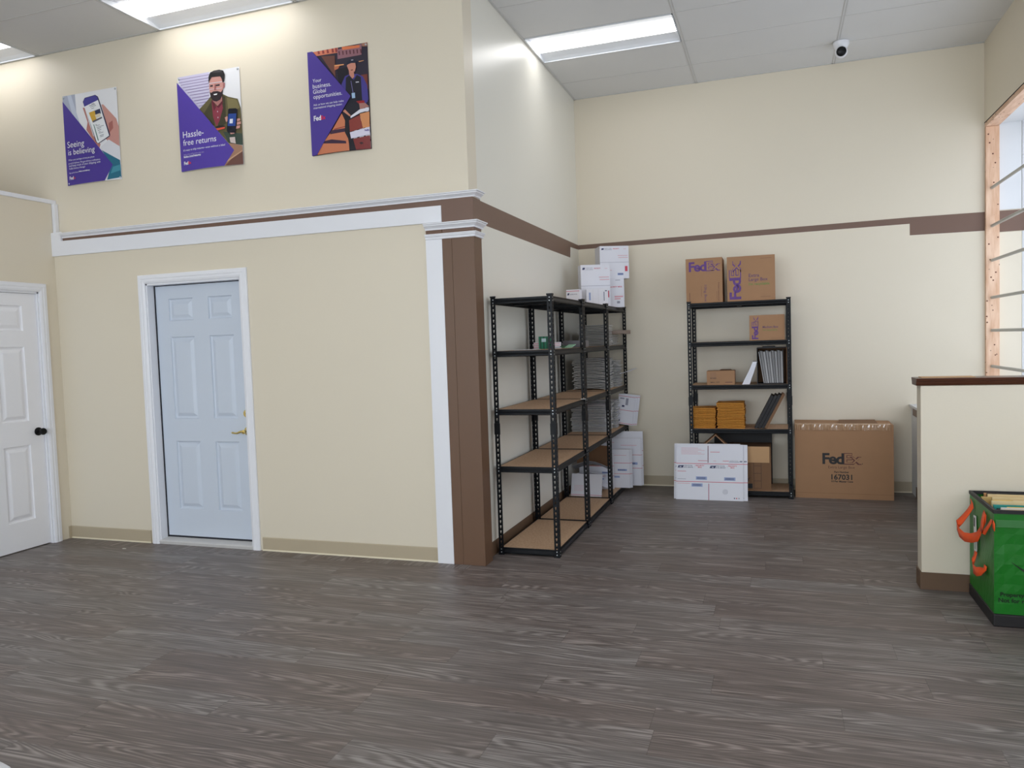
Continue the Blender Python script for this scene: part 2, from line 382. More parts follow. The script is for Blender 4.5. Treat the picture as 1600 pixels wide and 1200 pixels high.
for y0, y1 in ((OY0-.1, OY0-.05), (-1.1, -1.05), (.95, 1.0), (D-.06, D-.014)): fm2.box(-.005, .05, y0, y1, 0, 2.44, M_STEEL)
fm2.box(-.005, .05, OY0-.1, D-.014, 0, .05, M_STEEL); fm2.box(-.005, .05, OY0-.1, D-.014, 2.39, 2.44, M_STEEL)
fm2.obj('window_frame', wf, bevel=.003)
for y0, y1 in ((OY0-.05, -1.1), (-1.05, .95), (1.0, D-.06)): MB().box(.018, .024, y0, y1, .05, 2.39, M_GLASS_T).obj('pane', wf)
# stud frame of the opening
sbox('trim_3', (W+.002, W+.107, OY1-.038, OY1-.0, OZ0, OZ1-.04), M_STUD, 'raw pine stud lining the display opening', .003)
sbox('trim_4', (W+.002, W+.107, OY0, OY1, OZ1-.038, OZ1), M_STUDH, 'raw pine header over the display opening', .003)
sbox('trim_5', (W+.002, W+.107, OY0, OY0+.038, OZ0, OZ1-.04), M_STUD, 'raw pine stud at the near end of the opening', .003)
sbox('gap_shade', (W-.001, W+.012, OY0, OY1+.004, OZ1+.001, OZ1+.005), M_DARKGAP)  # dark strip painted in for the shade of the gap above the header
# low boxed-in display platform at the foot of the back wall
lw = MB(); lw.box(3.105, W, .237, D-.009, 0, .80, M_BAY); struct(lw.obj('wall_platform'), 'low white platform below the display opening')
sbox('trim_7', (3.085, W, .237, D-.009, .801, .823), M_BAY, 'white top of the platform', .002)
sbox('trim_8', (3.093, 3.1045, 2.62, 2.90, .735, .80), M_BROWN, 'brown strip on the platform')
sbox('baseboard_platform', (3.099, 3.1045, .3, 2.79, 0, .1), M_BASE_BR)
# tall half wall with walnut cap
hw = MB(); hw.box(2.712, W, .11, .235, 0, 1.182, M_WALL); struct(hw.obj('wall_half', bevel=.003), 'cream half wall at the right')
hc = MB(); hc.prism([(.08, 1.225), (.085, 1.21), (.092, 1.208), (.096, 1.195), (.105, 1.183), (.24, 1.183), (.249, 1.195), (.253, 1.208), (.26, 1.21), (.265, 1.225)], 2.688, W, M_CAPWOOD, 'x')
cap = hc.obj('trim_9', bevel=.002); struct(cap, 'dark walnut cap on the half wall')
sbox('baseboard_half', (2.704, 3.69, .103, .1098, 0, .1), M_BASE_BR)
sbox('baseboard_half_end', (2.704, 2.7115, .11, .236, 0, .1), M_BASE_BR)
cs = MB().box(0, .27, 0, .11, 0, .004, M_CARDIN).obj('cardboard_sheet', loc=(2.72, .12, 1.2255)); tag(cs, 'thin flat sheet lying on the walnut cap of the half wall', 'cardboard')
# left partition with the white door
PY = (-1.035, -.165)   # door opening in y
lp = MB(); TH = .12
lp.box(LX-TH, LX, PY[1], 0, 0, 2.775, M_WALL); lp.box(LX-TH, LX, YB, PY[0], 0, 2.775, M_WALL); lp.box(LX-TH, LX, PY[0], PY[1], 2.05, 2.775, M_WALL)
struct(lp.obj('wall_partition'), 'cream partition at the far left')
sbox('trim_10', (LX-TH-.01, LX+.012, YB, .038, 2.775, 2.808), M_TRIM, 'white ledge on top of the partition', .002)
sbox('trim_11', (LX-.001, LX+.03, .002, .038, 2.51, 2.775), M_TRIM, 'short white upright at the partition corner', .002)
# outer room shell beyond the frame
sbox('wall_left_outer', (XL-.1, XL, YB, .2, 0, H), M_WALL)
fr = MB(); fr.box(XL, -3.9, YB-.12, YB, 0, H, M_WALL); fr.box(3.4, W+.1, YB-.12, YB, 0, H, M_WALL); fr.box(-3.9, 3.4, YB-.12, YB, 3.25, H, M_WALL); fr.box(-3.9, 3.4, YB-.12, YB, 0, .45, M_WALL)
struct(fr.obj('wall_rear'), 'wall behind the viewer with the added window')
w2 = thing('window_2', 'unseen window added behind the viewer for front light', 'window', (-.25, YB-.06, .45)); del w2['category']; struct(w2)  # unseen window, added and widened to brighten the door wall from the front
fm3 = MB()
for x in (-3.65, -1.85, -.025, 1.8, 3.6): fm3.box(x, x+.05, -.02, .02, 0, 2.8, M_STEEL)
fm3.box(-3.65, 3.65, -.02, .02, 0, .05, M_STEEL); fm3.box(-3.65, 3.65, -.02, .02, 2.75, 2.8, M_STEEL); fm3.obj('window_frame', w2)
for x0, x1 in ((-3.6, -1.85), (-1.8, -.025), (.025, 1.8), (1.85, 3.6)): MB().box(x0, x1, -.004, .004, .05, 2.75, M_GLASS).obj('pane', w2)

# baseboards
def base(name, x0, x1, y, m=M_BASE, lip=True):
    b = MB(); b.prism([(y-.006, .006), (y-.006, .098), (y-.003, .103), (y, .103), (y, .006)], x0, x1, m, 'x')
    if lip: b.prism([(y-.011, 0), (y-.009, .009), (y-.006, .011), (y, .011), (y, 0)], x0, x1, M_BASE_LIP, 'x')
    return struct(b.obj(name))
base('baseboard_1', LX, -2.832, -.001); base('baseboard_2', -1.762, -.305, -.001)
base('baseboard_back', .01, 3.104, D-.010)
b = MB(); b.prism([(.009, 0), (.009, .10), (.016, .097), (.016, 0)], .13, D-.02, M_BASE_BR, 'y'); struct(b.obj('baseboard_side'), 'brown baseboard on the side wall')
b = MB(); b.prism([(LX+.001, 0), (LX+.001, .103), (LX+.007, .10), (LX+.007, 0)], -.03, -.002, M_BASE, 'y'); struct(b.obj('baseboard_left'))

# white beam, cornice, pilaster, column, capital
bm2 = MB()
pts = [(LX-.02, 2.345), (-.18, 2.335), (-.18, 2.446), (-3.572, 2.464), (-3.580, 2.538), (LX-.02, 2.535)]
n = len(pts); bm2.add([(x, -.001, z) for x, z in pts]+[(x, -.02, z) for x, z in pts], [tuple(range(n)), tuple(range(n, 2*n))[::-1]]+[(i, (i+1) % n, n+(i+1) % n, n+i) for i in range(n)], M_TRIM)
struct(bm2.obj('trim_12', bevel=.0015), 'long white beam board above the door')
struct(MB().box(-3.58, -.18, -.004, -.0005, 2.43, 2.49, M_BROWN).obj('trim_13'), 'thin brown strip under the cornice')
def moulding(path, prof, m):
    """path: (x,y) corners of the wall line; prof: (out,z) profile; mitred at corners"""
    b = MB(); n = len(prof); vs = []
    for i, (x, y) in enumerate(path):
        p = Vector((x, y)); dirs = []
        if i > 0: dirs.append((p-Vector(path[i-1])).normalized())
        if i < len(path)-1: dirs.append((Vector(path[i+1])-p).normalized())
        ns = [Vector((d.y, -d.x)) for d in dirs]
        nn = ns[0] if len(ns) == 1 else (ns[0]+ns[1])/(1+ns[0].dot(ns[1]))
        for o_, z in prof: vs.append((p.x+nn.x*o_, p.y+nn.y*o_, z))
    fs = []
    for i in range(len(path)-1):
        for k in range(n): fs.append((i*n+k, i*n+(k+1) % n, (i+1)*n+(k+1) % n, (i+1)*n+k))
    fs += [tuple(range(n))[::-1], tuple((len(path)-1)*n+k for k in range(n))]
    b.add(vs, fs, m); return b
def crown(z0, z1, out): h = z1-z0; return [(0, z0), (.010, z0), (.012, z0+.2*h), (.4*out, z0+.35*h), (.75*out, z0+.62*h), (.78*out, z0+.78*h), (out, z0+.84*h), (out, z1), (0, z1)]
struct(moulding([(-3.572, 0), (.05, 0), (.05, .10)], crown(2.486, 2.524, .045), M_TRIM).obj('trim_14'), 'white cornice over the brown strip')
struct(moulding([(-.30, -.02), (.05, -.02), (.05, .13)], crown(2.284, 2.326, .045), M_TRIM).obj('trim_15'), 'upper white moulding of the column capital')
struct(moulding([(-.30, -.02), (.05, -.02), (.05, .13)], crown(2.222, 2.256, .025), M_TRIM).obj('trim_16'), 'lower white moulding of the column capital')
sbox('trim_17', (-.303, -.182, -.022, -.0005, 0, 2.222), M_TRIM, 'white pilaster board beside the brown column', .0015)
cb = MB(); cb.box(-.182, -.112, -.0185, .0, 0, 2.27, M_COLUMN); cb.box(-.1105, .05, -.02, .12, 0, 2.27, M_COLUMN); cb.box(-.30, -.182, -.02, -.0005, 2.25, 2.29, M_COLUMN)
cb.box(-.179, .05, -.019, .12, 2.268, 2.484, M_BROWN)
struct(cb.obj('wall_column', bevel=.0015), 'brown painted column at the alcove corner')

# ---------------------------------------------------------------- doors
def panel_door(name, parent, w, h, t, panels, m, flip):
    """slab in local x (width) z (height), front face at y=0 looking to -y"""
    b = MB(); xs_ = sorted({0, w}|{p[0] for p in panels}|{p[1] for p in panels}); zs_ = sorted({0, h}|{p[2] for p in panels}|{p[3] for p in panels})
    for i in range(len(xs_)-1):
        for j in range(len(zs_)-1):
            cx, cz = (xs_[i]+xs_[i+1])/2, (zs_[j]+zs_[j+1])/2
            if any(p[0] < cx < p[1] and p[2] < cz < p[3] for p in panels): continue
            b.add([(xs_[i], 0, zs_[j]), (xs_[i+1], 0, zs_[j]), (xs_[i+1], 0, zs_[j+1]), (xs_[i], 0, zs_[j+1])], [(0, 1, 2, 3)], m)
    for x0, x1, z0, z1 in panels:
        rings = [(0, 0), (.005, .011), (.013, .014), (.020, .0135), (.044, .002), (.050, .001)]
        vs = []
        for ins, dep in rings: vs += [(x0+ins, dep, z0+ins), (x1-ins, dep, z0+ins), (x1-ins, dep, z1-ins), (x0+ins, dep, z1-ins)]
        fs = []
        for r in range(len(rings)-1):
            for k in range(4): fs.append((r*4+k, r*4+(k+1) % 4, (r+1)*4+(k+1) % 4, (r+1)*4+k))
        q = (len(rings)-1)*4; fs.append((q, q+1, q+2, q+3)); b.add(vs, fs, m)
    b.box(0, w, 0, t, 0, h, m, skip='f')
    return b.obj(name, parent, fix=False)
def casing_profile(): return [(0, 0), (0, .011), (.006, .017), (.030, .019), (.034, .016), (.050, .018), (.062, .014), (.068, .010), (.068, 0)]
def casing(parent, x0, x1, zt, m, y=0.0):
    """mitred casing around an opening in local x/z, proud of y (towards -y)"""
    prof = [(w_, d_) for w_, d_ in casing_profile()]
    path = [(x0, 0), (x0, zt), (x1, zt), (x1, 0)]; outs = [(-1, 0), (-1, 1), (1, 1), (1, 0)]
    b = MB(); n = len(prof); vs = []
    for (x, z), (ox, oz) in zip(path, outs):
        for w_, d_ in prof: vs.append((x+ox*(.068-w_), y-.0005-d_, z+oz*(.068-w_)))
    fs = []
    for i in range(3):
        for k in range(n): fs.append((i*n+k, i*n+(k+1) % n, (i+1)*n+(k+1) % n, (i+1)*n+k))
    fs += [tuple(range(n)), tuple(3*n+k for k in range(n))[::-1]]
    b.add(vs, fs, m); return b.obj('door_casing', parent)
# door 2: pale blue six-panel entry door, recessed
d2 = thing('door_2', 'pale blue six-panel door with brass lock and lever', 'door', (DX0, 0, 0)); del d2['category']; struct(d2)
OW = DX1-DX0
j = MB(); j.box(0, .018, .0, .13, 0, DZ, M_TRIM); j.box(OW-.018, OW, .0, .13, 0, DZ, M_TRIM); j.box(0, OW, .0, .13, DZ-.018, DZ, M_TRIM)
j.obj('door_jamb', d2, bevel=.001)
casing(d2, .006, OW-.006, DZ-.004, M_TRIM)
MB().prism([(-.008, .0), (-.012, .022), (.0, .030), (.075, .040), (.125, .042), (.125, 0)], .0, OW, M_SILL, 'x').obj('threshold', d2, bevel=.001)
ws = MB(); ws.box(.018, .026, .068, .082, .04, DZ-.018, M_DARKGAP); ws.box(OW-.022, OW-.018, .068, .082, .04, DZ-.018, M_DARKGAP); ws.box(.018, OW-.018, .068, .082, DZ-.024, DZ-.018, M_DARKGAP); ws.box(.018, OW-.018, .074, .11, .04, .054, M_DARKGAP)
ws.obj('weatherstrip', d2)
def L_(x): return x-DX0-.026
px0, px1, px2, px3 = L_(-2.602), L_(-2.366), L_(-2.220), L_(-1.996)
pan = [(a, b_, z0-.054, z1-.054) for a, b_ in ((px0, px1), (px2, px3)) for z0, z1 in ((.272, .817), (.995, 1.645), (1.772, 1.946))]
slab = panel_door('door_panel', d2, OW-.052, DZ-.024-.054, .045, pan, M_DOORB, False); slab.location = (.026, .075, .054)
hb = MB(); My = Matrix.Translation((OW-.062, .075, .90)) @ Matrix.Rotation(R(90), 4, 'X')
hb.lathe([(.0, 0), (.034, 0), (.034, .004), (.028, .009), (.016, .012), (.011, .02), (.011, .045), (.016, .048), (.016, .058), (.0, .06)], M_BRASS, 28, My)
hb.tube([(OW-.062, .022, .90), (OW-.085, .020, .902), (OW-.105, .022, .896), (OW-.125, .024, .889), (OW-.145, .023, .889), (OW-.165, .020, .893), (OW-.172, .020, .893)], [.011, .010, .009, .0075, .007, .008, .004], M_BRASS, 12)
hb.obj('door_handle', d2, smooth=True)
db = MB(); My = Matrix.Translation((OW-.062, .075, 1.036)) @ Matrix.Rotation(R(90), 4, 'X')
db.lathe([(0, 0), (.032, 0), (.032, .006), (.026, .012), (.024, .014), (.018, .014), (.018, .019), (0, .019)], M_BRASS, 28, My); db.box(OW-.0635, OW-.0605, .0555, .057, 1.030, 1.042, M_KNOB)
db.obj('deadbolt', d2, smooth=True)
# door 1: white six-panel door on the partition (local x runs along -y of the world)
d1 = thing('door_1', 'white six-panel door with a black knob', 'door', (LX, PY[0], 0), R(90)); del d1['category']; struct(d1)
W1 = PY[1]-PY[0]      # local x -> +y world, local -y -> +x world
j = MB(); j.box(0, .018, .0, .12, 0, 2.05, M_TRIM); j.box(W1-.018, W1, 0, .12, 0, 2.05, M_TRIM); j.box(0, W1, 0, .12, 2.032, 2.05, M_TRIM)
j.box(W1-.030, W1-.018, .052, .09, 0, 2.032, M_TRIM); j.obj('door_jamb', d1, bevel=.001)
casing(d1, .006, W1-.006, 2.046, M_TRIM)
def Y_(y): return y-PY[0]-.02
q = [Y_(-.85), Y_(-.60), Y_(-.535), Y_(-.307)]
pan = [(a, b_, z0, z1) for a, b_ in ((q[0], q[1]-.02), (q[2], q[3])) for z0, z1 in ((.225, .82), (1.01, 1.60), (1.725, 1.925))]
sl = panel_door('door_panel', d1, W1-.040, 2.022, .04, pan, M_DOORW, False); sl.location = (.02, .018, .008)
kb = MB(); My = Matrix.Translation((Y_(-.235)+.02, .018, .925)) @ Matrix.Rotation(R(90), 4, 'X')
kb.lathe([(0, 0), (.033, 0), (.033, .006), (.022, .010), (.012, .014), (.011, .032), (.020, .038), (.027, .048), (.028, .058), (.024, .066), (.0, .068)], M_KNOB, 28, My)
kb.obj('door_handle', d1, smooth=True)

# ---------------------------------------------------------------- ceiling lamps
M_LENS = mat('lamp_lens', (240, 244, 250), .5, var=0, emit=LAMP)
M_WING = mat('lamp_reflector_enamel', (226, 230, 236), .45, var=0)
def lamp_parts(root, w, d):
    f = MB()
    f.box(-w/2+.012, w/2-.012, -d/2+.012, -d/2+.02, -.006, .012, M_WING); f.box(-w/2+.012, w/2-.012, d/2-.02, d/2-.012, -.006, .012, M_WING)
    f.box(-w/2+.012, -w/2+.02, -d/2+.012, d/2-.012, -.006, .012, M_WING); f.box(w/2-.02, w/2-.012, -d/2+.012, d/2-.012, -.006, .012, M_WING)
    f.obj('lamp_frame', root)
    g = MB(); k = .30*d   # half width of the lens
    for s in (-1, 1):
        pr = [(s*(d/2-.018), .001), (s*(d*.40), .016), (s*(d*.31), .026), (s*(k*.62), .034)]
        for i in range(3):
            (a0, z0), (a1, z1) = pr[i], pr[i+1]
            g.add([(-w/2+.02, a0, z0), (w/2-.02, a0, z0), (w/2-.02, a1, z1), (-w/2+.02, a1, z1)], [(0, 1, 2, 3)], M_WING)
    for s in (-1, 1):
        x = s*(w/2-.019); g.add([(x, -d/2+.018, 0), (x, d/2-.018, 0), (x-s*.004, d*.31, .034), (x-s*.004, -d*.31, .034)], [(0, 1, 2, 3)], M_WING)
    g.box(-w/2+.02, w/2-.02, -d/2+.02, d/2-.02, .072, .08, M_WING); g.obj('reflector', root)
    l = MB(); kk = .205*d; n = 10; arc = [(kk*math.cos(math.pi*i/n), .034-.036*math.sin(math.pi*i/n)) for i in range(n+1)]
    l.prism(arc, -w/2+.026, w/2-.026, M_LENS, 'x'); l.obj('diffuser', root, smooth=False)
LL = {(0, 0): 'long bright ceiling lamp over the alcove, above the metal shelving'}
for (x0, x1, y0, y1) in LAMPS:
    cx, cy = (x0+x1)/2, (y0+y1)/2
    if x0 >= 0 and y1 > 1.5: lb = 'bright recessed ceiling lamp over the alcove, to the left of the security camera'
    elif x0 < -4 and y1 > 0: lb = 'recessed ceiling lamp cut off by the left edge, above the partition'
    elif x0 < 0 and y1 > 0: lb = 'bright recessed ceiling lamp against the poster wall, above the bearded man poster'
    else: lb = 'unseen recessed ceiling lamp added above the viewer to light the room'
    r = thing('ceiling_light', lb, 'ceiling light', (cx, cy, H), 0, 'recessed ceiling lamps'); lamp_parts(r, x1-x0-.01, y1-y0-.008)

# ---------------------------------------------------------------- security camera
sc = thing('security_camera', 'white dome security camera with black lens hanging from the ceiling', 'security camera', (2.50, 2.50, H-.004))
MB().lathe([(0, 0), (.066, 0), (.066, -.022), (.062, -.030), (.05, -.052), (.046, -.06), (0, -.06)], M_TRIM, 32).obj('base', sc, smooth=True)
Mt = Matrix.Translation((0, -.008, -.084)); bl = MB()
nn = 14; bl.lathe([(.052*math.sin(math.pi*i/nn)+1e-4, -.052*math.cos(math.pi*i/nn)) for i in range(nn+1)], M_TRIM, 28, Mt); bl.obj('ball', sc, smooth=True)
Ma = Mt @ Matrix.Rotation(R(102), 4, 'X') @ Matrix.Rotation(R(-3), 4, 'Y')
MB().lathe([(0, .030), (.040, .030), (.040, .044), (.036, .050), (.030, .052), (.018, .055), (0, .056)], M_KNOB, 28, Ma).obj('lens', sc, smooth=True)

# ---------------------------------------------------------------- rods across the display opening
RL = ['topmost', 'second from the top', 'third from the top', 'fourth from the top', 'fifth from the top', 'lowest visible']
for z, nm in zip((2.724, 2.393, 2.092, 1.766, 1.477, 1.159), RL):
    o = MB().tube([(0, 0, 0), (0, -6.06, 0)], .0133, M_STEEL, 16).obj('metal_rod', loc=(3.742, 3.002, z), smooth=True)
    tag(o, 'grey steel conduit rod across the display opening, %s' % nm, 'rod', 'security rods across the display opening')
POSTERS={
 'phone':[
  ('p',(172,178,196),[(0.0,1.0),(0.236,1.0),(0.247,0.67),(0.342,0.017),(0.0,0.0)]),
  ('p',(198,205,220),[(0.091,1.0),(0.163,0.998),(0.355,0.532),(0.249,0.543)]),
  ('p',(205,150,140),[(0.711,0.838),(0.745,0.835),(0.965,0.66),(1.0,0.574),(0.995,0.357),(0.797,0.427),(0.702,0.499),(0.811,0.53)]),
  ('p',(170,105,98),[(0.822,0.623),(0.895,0.647),(0.901,0.563),(0.826,0.518)]),
  ('p',(188,125,115),[(0.367,0.838),(0.402,0.834),(0.461,0.67),(0.529,0.516),(0.656,0.409),(0.637,0.371),(0.547,0.446),(0.412,0.59),(0.44,0.672)]),
  ('p',(222,222,228),[(0.651,0.373),(0.809,0.447),(0.995,0.357),(0.992,0.207),(0.681,0.329)]),
  ('p',(40,110,135),[(0.674,0.343),(0.989,0.207),(0.996,0.021),(0.758,0.008),(0.834,0.174)]),
  ('p',(70,145,165),[(0.864,0.141),(0.995,0.16),(0.996,0.098),(0.821,0.072)]),
  ('p',(78,60,150),[(0.0,0.941),(0.862,0.167),(0.717,0.002),(0.0,0.0)]),
  ('p',(40,38,75),[(0.378,0.9),(0.416,0.941),(0.612,0.953),(0.661,0.928),(0.841,0.496),(0.831,0.478),(0.622,0.416),(0.576,0.44)]),
  ('p',(68,64,150),[(0.387,0.897),(0.42,0.935),(0.608,0.948),(0.652,0.923),(0.658,0.893),(0.4,0.845)]),
  ('p',(238,240,242),[(0.4,0.845),(0.658,0.893),(0.824,0.487),(0.614,0.422),(0.59,0.442)]),
  ('p',(215,170,60),[(0.477,0.771),(0.59,0.785),(0.611,0.676),(0.534,0.662)]),
  ('p',(45,55,90),[(0.585,0.783),(0.685,0.796),(0.698,0.74),(0.601,0.729)]),
  ('p',(225,215,190),[(0.584,0.736),(0.682,0.747),(0.691,0.709),(0.602,0.698)]),
  ('p',(95,95,105),[(0.536,0.675),(0.711,0.705),(0.716,0.688),(0.544,0.655)]),
  ('p',(60,110,95),[(0.548,0.635),(0.56,0.634),(0.632,0.453),(0.617,0.449)]),
  ('p',(120,122,130),[(0.492,0.846),(0.603,0.856),(0.604,0.85),(0.493,0.84)]),
  ('p',(120,122,130),[(0.513,0.831),(0.617,0.84),(0.618,0.835),(0.514,0.826)]),
  ('p',(120,122,130),[(0.529,0.812),(0.582,0.817),(0.583,0.812),(0.53,0.807)]),
  ('p',(120,122,130),[(0.588,0.629),(0.614,0.631),(0.616,0.626),(0.589,0.623)]),
  ('p',(120,122,130),[(0.595,0.616),(0.666,0.623),(0.667,0.618),(0.596,0.611)]),
  ('p',(120,122,130),[(0.607,0.597),(0.739,0.61),(0.74,0.605),(0.608,0.592)]),
  ('p',(120,122,130),[(0.617,0.583),(0.688,0.589),(0.689,0.584),(0.618,0.577)]),
  ('p',(120,122,130),[(0.627,0.564),(0.689,0.57),(0.69,0.565),(0.628,0.558)]),
  ('p',(120,122,130),[(0.642,0.545),(0.677,0.548),(0.678,0.543),(0.643,0.539)]),
  ('p',(120,122,130),[(0.647,0.53),(0.727,0.538),(0.728,0.533),(0.648,0.525)]),
  ('p',(120,122,130),[(0.658,0.503),(0.732,0.511),(0.733,0.505),(0.659,0.498)]),
  ('p',(120,122,130),[(0.666,0.49),(0.728,0.496),(0.729,0.491),(0.667,0.484)]),
  ('p',(120,122,130),[(0.538,0.86),(0.592,0.865),(0.593,0.859),(0.539,0.855)]),
  ('t','Seeing',(235,235,240),(0.053,0.418),0.315,0),
  ('t','is believing',(235,235,240),(0.061,0.335),0.497,0),
  ('t','When your package arrives,see photo',(235,235,240),(0.056,0.272),0.493,0),
  ('t','proof of delivery. Plus,get delivery notifications',(235,235,240),(0.059,0.235),0.594,0),
  ('t','and keep track of your shipping with',(235,235,240),(0.062,0.205),0.595,0),
  ('t','FedEx Delivery Manager',(235,235,240),(0.066,0.175),0.315,0),
  ('t','Sign up for free at',(235,235,240),(0.063,0.129),0.184,0),
  ('t','fedex.com/delivery',(235,235,240),(0.254,0.133),0.21,1),
  ('t','Fed',(235,235,240),(0.062,0.061),0.083,1),
  ('t','Ex',(225,60,60),(0.147,0.065),0.038,1),
 ],
 'man':[
  ('p',(205,200,225),[(0.0,1.0),(0.523,0.999),(0.495,0.595),(0.19,0.624)]),
  ('p',(140,125,165),[(0.019,0.976),(0.527,0.975),(0.526,0.969),(0.018,0.97)]),
  ('p',(140,125,165),[(0.015,0.944),(0.523,0.944),(0.523,0.937),(0.014,0.937)]),
  ('p',(140,125,165),[(0.051,0.916),(0.52,0.916),(0.52,0.91),(0.05,0.91)]),
  ('p',(140,125,165),[(0.086,0.886),(0.517,0.887),(0.516,0.88),(0.085,0.88)]),
  ('p',(140,125,165),[(0.121,0.856),(0.514,0.857),(0.513,0.851),(0.12,0.85)]),
  ('p',(140,125,165),[(0.156,0.827),(0.511,0.828),(0.51,0.822),(0.155,0.82)]),
  ('p',(140,125,165),[(0.191,0.795),(0.507,0.796),(0.506,0.79),(0.19,0.789)]),
  ('p',(140,125,165),[(0.226,0.763),(0.504,0.765),(0.503,0.758),(0.225,0.757)]),
  ('p',(140,125,165),[(0.26,0.732),(0.5,0.733),(0.5,0.727),(0.259,0.725)]),
  ('p',(140,125,165),[(0.295,0.7),(0.497,0.702),(0.496,0.695),(0.294,0.694)]),
  ('p',(140,125,165),[(0.329,0.669),(0.493,0.67),(0.493,0.664),(0.328,0.662)]),
  ('p',(100,92,62),[(0.337,0.631),(0.496,0.723),(0.538,0.756),(0.723,0.748),(0.811,0.711),(0.956,0.675),(0.995,0.578),(1.0,0.44),(1.0,0.198),(0.792,0.233)]),
  ('p',(70,66,45),[(0.409,0.582),(0.54,0.697),(0.58,0.437),(0.546,0.44)]),
  ('p',(128,118,80),[(0.785,0.705),(0.939,0.668),(0.979,0.58),(0.945,0.573),(0.797,0.587)]),
  ('p',(66,62,45),[(0.713,0.733),(0.761,0.718),(0.756,0.442),(0.643,0.399),(0.63,0.433)]),
  ('p',(60,75,65),[(0.706,0.362),(0.999,0.315),(1.0,0.198),(0.792,0.236)]),
  ('p',(140,60,75),[(0.54,0.697),(0.601,0.633),(0.705,0.66),(0.719,0.605),(0.651,0.473),(0.604,0.424),(0.555,0.525)]),
  ('p',(100,38,52),[(0.54,0.697),(0.568,0.716),(0.609,0.626),(0.571,0.587)]),
  ('p',(100,38,52),[(0.712,0.723),(0.721,0.658),(0.649,0.612),(0.618,0.631)]),
  ('p',(200,190,200),[(0.623,0.585),(0.636,0.584),(0.636,0.57),(0.623,0.571)]),
  ('p',(200,190,200),[(0.626,0.522),(0.639,0.522),(0.64,0.508),(0.626,0.509)]),
  ('p',(175,120,115),[(0.546,0.75),(0.714,0.744),(0.711,0.68),(0.635,0.635),(0.565,0.69)]),
  ('p',(205,150,140),[(0.527,0.929),(0.559,0.947),(0.686,0.944),(0.725,0.919),(0.741,0.864),(0.768,0.858),(0.759,0.814),(0.734,0.8),(0.714,0.739),(0.641,0.693),(0.575,0.699),(0.533,0.752),(0.514,0.829)]),
  ('p',(165,105,105),[(0.741,0.864),(0.772,0.857),(0.761,0.816),(0.734,0.8)]),
  ('p',(50,40,45),[(0.517,0.796),(0.541,0.778),(0.576,0.79),(0.643,0.788),(0.7,0.769),(0.733,0.795),(0.722,0.738),(0.683,0.694),(0.623,0.681),(0.574,0.692),(0.535,0.728)]),
  ('p',(245,245,245),[(0.578,0.761),(0.642,0.763),(0.631,0.75),(0.59,0.75)]),
  ('p',(160,95,95),[(0.606,0.862),(0.623,0.86),(0.633,0.8),(0.594,0.799)]),
  ('p',(45,42,50),[(0.532,0.857),(0.578,0.857),(0.577,0.841),(0.532,0.842)]),
  ('p',(45,42,50),[(0.625,0.854),(0.689,0.853),(0.688,0.838),(0.625,0.838)]),
  ('p',(225,225,235),[(0.51,0.881),(0.729,0.876),(0.728,0.87),(0.509,0.875)]),
  ('p',(215,215,228),[(0.506,0.819),(0.596,0.816),(0.595,0.812),(0.506,0.814)]),
  ('p',(215,215,228),[(0.621,0.813),(0.722,0.811),(0.721,0.807),(0.62,0.809)]),
  ('p',(38,36,38),[(0.513,0.88),(0.517,0.946),(0.547,0.988),(0.609,1.0),(0.693,1.0),(0.757,0.984),(0.776,0.94),(0.762,0.872),(0.737,0.864),(0.722,0.908),(0.701,0.932),(0.567,0.939),(0.538,0.912)]),
  ('p',(70,66,68),[(0.555,0.985),(0.625,1.0),(0.724,0.99),(0.739,0.97),(0.605,0.98)]),
  ('p',(205,150,140),[(0.746,0.502),(0.789,0.513),(0.792,0.46),(0.763,0.454)]),
  ('p',(205,150,140),[(0.917,0.47),(0.983,0.472),(0.987,0.45),(0.93,0.441)]),
  ('p',(205,150,140),[(0.897,0.435),(0.993,0.439),(0.993,0.412),(0.91,0.405)]),
  ('p',(205,150,140),[(0.876,0.4),(0.983,0.4),(0.972,0.372),(0.889,0.369)]),
  ('p',(205,150,140),[(0.817,0.347),(0.904,0.355),(0.888,0.323),(0.831,0.321)]),
  ('p',(22,24,36),[(0.806,0.578),(0.822,0.587),(0.929,0.579),(0.952,0.563),(0.93,0.405),(0.901,0.329),(0.787,0.342),(0.77,0.367)]),
  ('p',(45,75,150),[(0.808,0.533),(0.931,0.525),(0.909,0.399),(0.788,0.41)]),
  ('p',(225,230,240),[(0.827,0.478),(0.876,0.476),(0.868,0.43),(0.819,0.434)]),
  ('p',(30,30,34),[(0.595,0.42),(0.663,0.43),(0.745,0.417),(0.744,0.403),(0.61,0.408)]),
  ('p',(220,90,70),[(0.606,0.401),(0.744,0.406),(0.745,0.388),(0.624,0.38)]),
  ('p',(205,190,185),[(0.814,0.289),(0.897,0.287),(0.906,0.218),(0.825,0.235)]),
  ('p',(165,125,100),[(0.808,0.231),(1.0,0.192),(1.0,0.0),(0.733,0.0)]),
  ('p',(110,72,62),[(0.876,0.094),(1.0,0.135),(1.0,0.0),(0.749,0.0)]),
  ('p',(200,160,130),[(0.763,0.05),(1.0,0.146),(1.0,0.133),(0.77,0.036)]),
  ('p',(86,66,165),[(0.002,0.942),(0.879,0.152),(0.733,0.0),(0.0,0.0)]),
  ('t','Hassle-',(235,235,240),(0.061,0.352),0.345,0),
  ('t','free returns',(235,235,240),(0.061,0.27),0.545,0),
  ('t',"It's easy to ship returns—even without a label",(235,235,240),(0.058,0.211),0.685,0),
  ('t','Find a drop off location near you',(190,180,220),(0.062,0.168),0.344,0),
  ('t','fedex.com/returns',(235,235,240),(0.059,0.141),0.297,1),
  ('t','Fed',(235,235,240),(0.06,0.067),0.078,1),
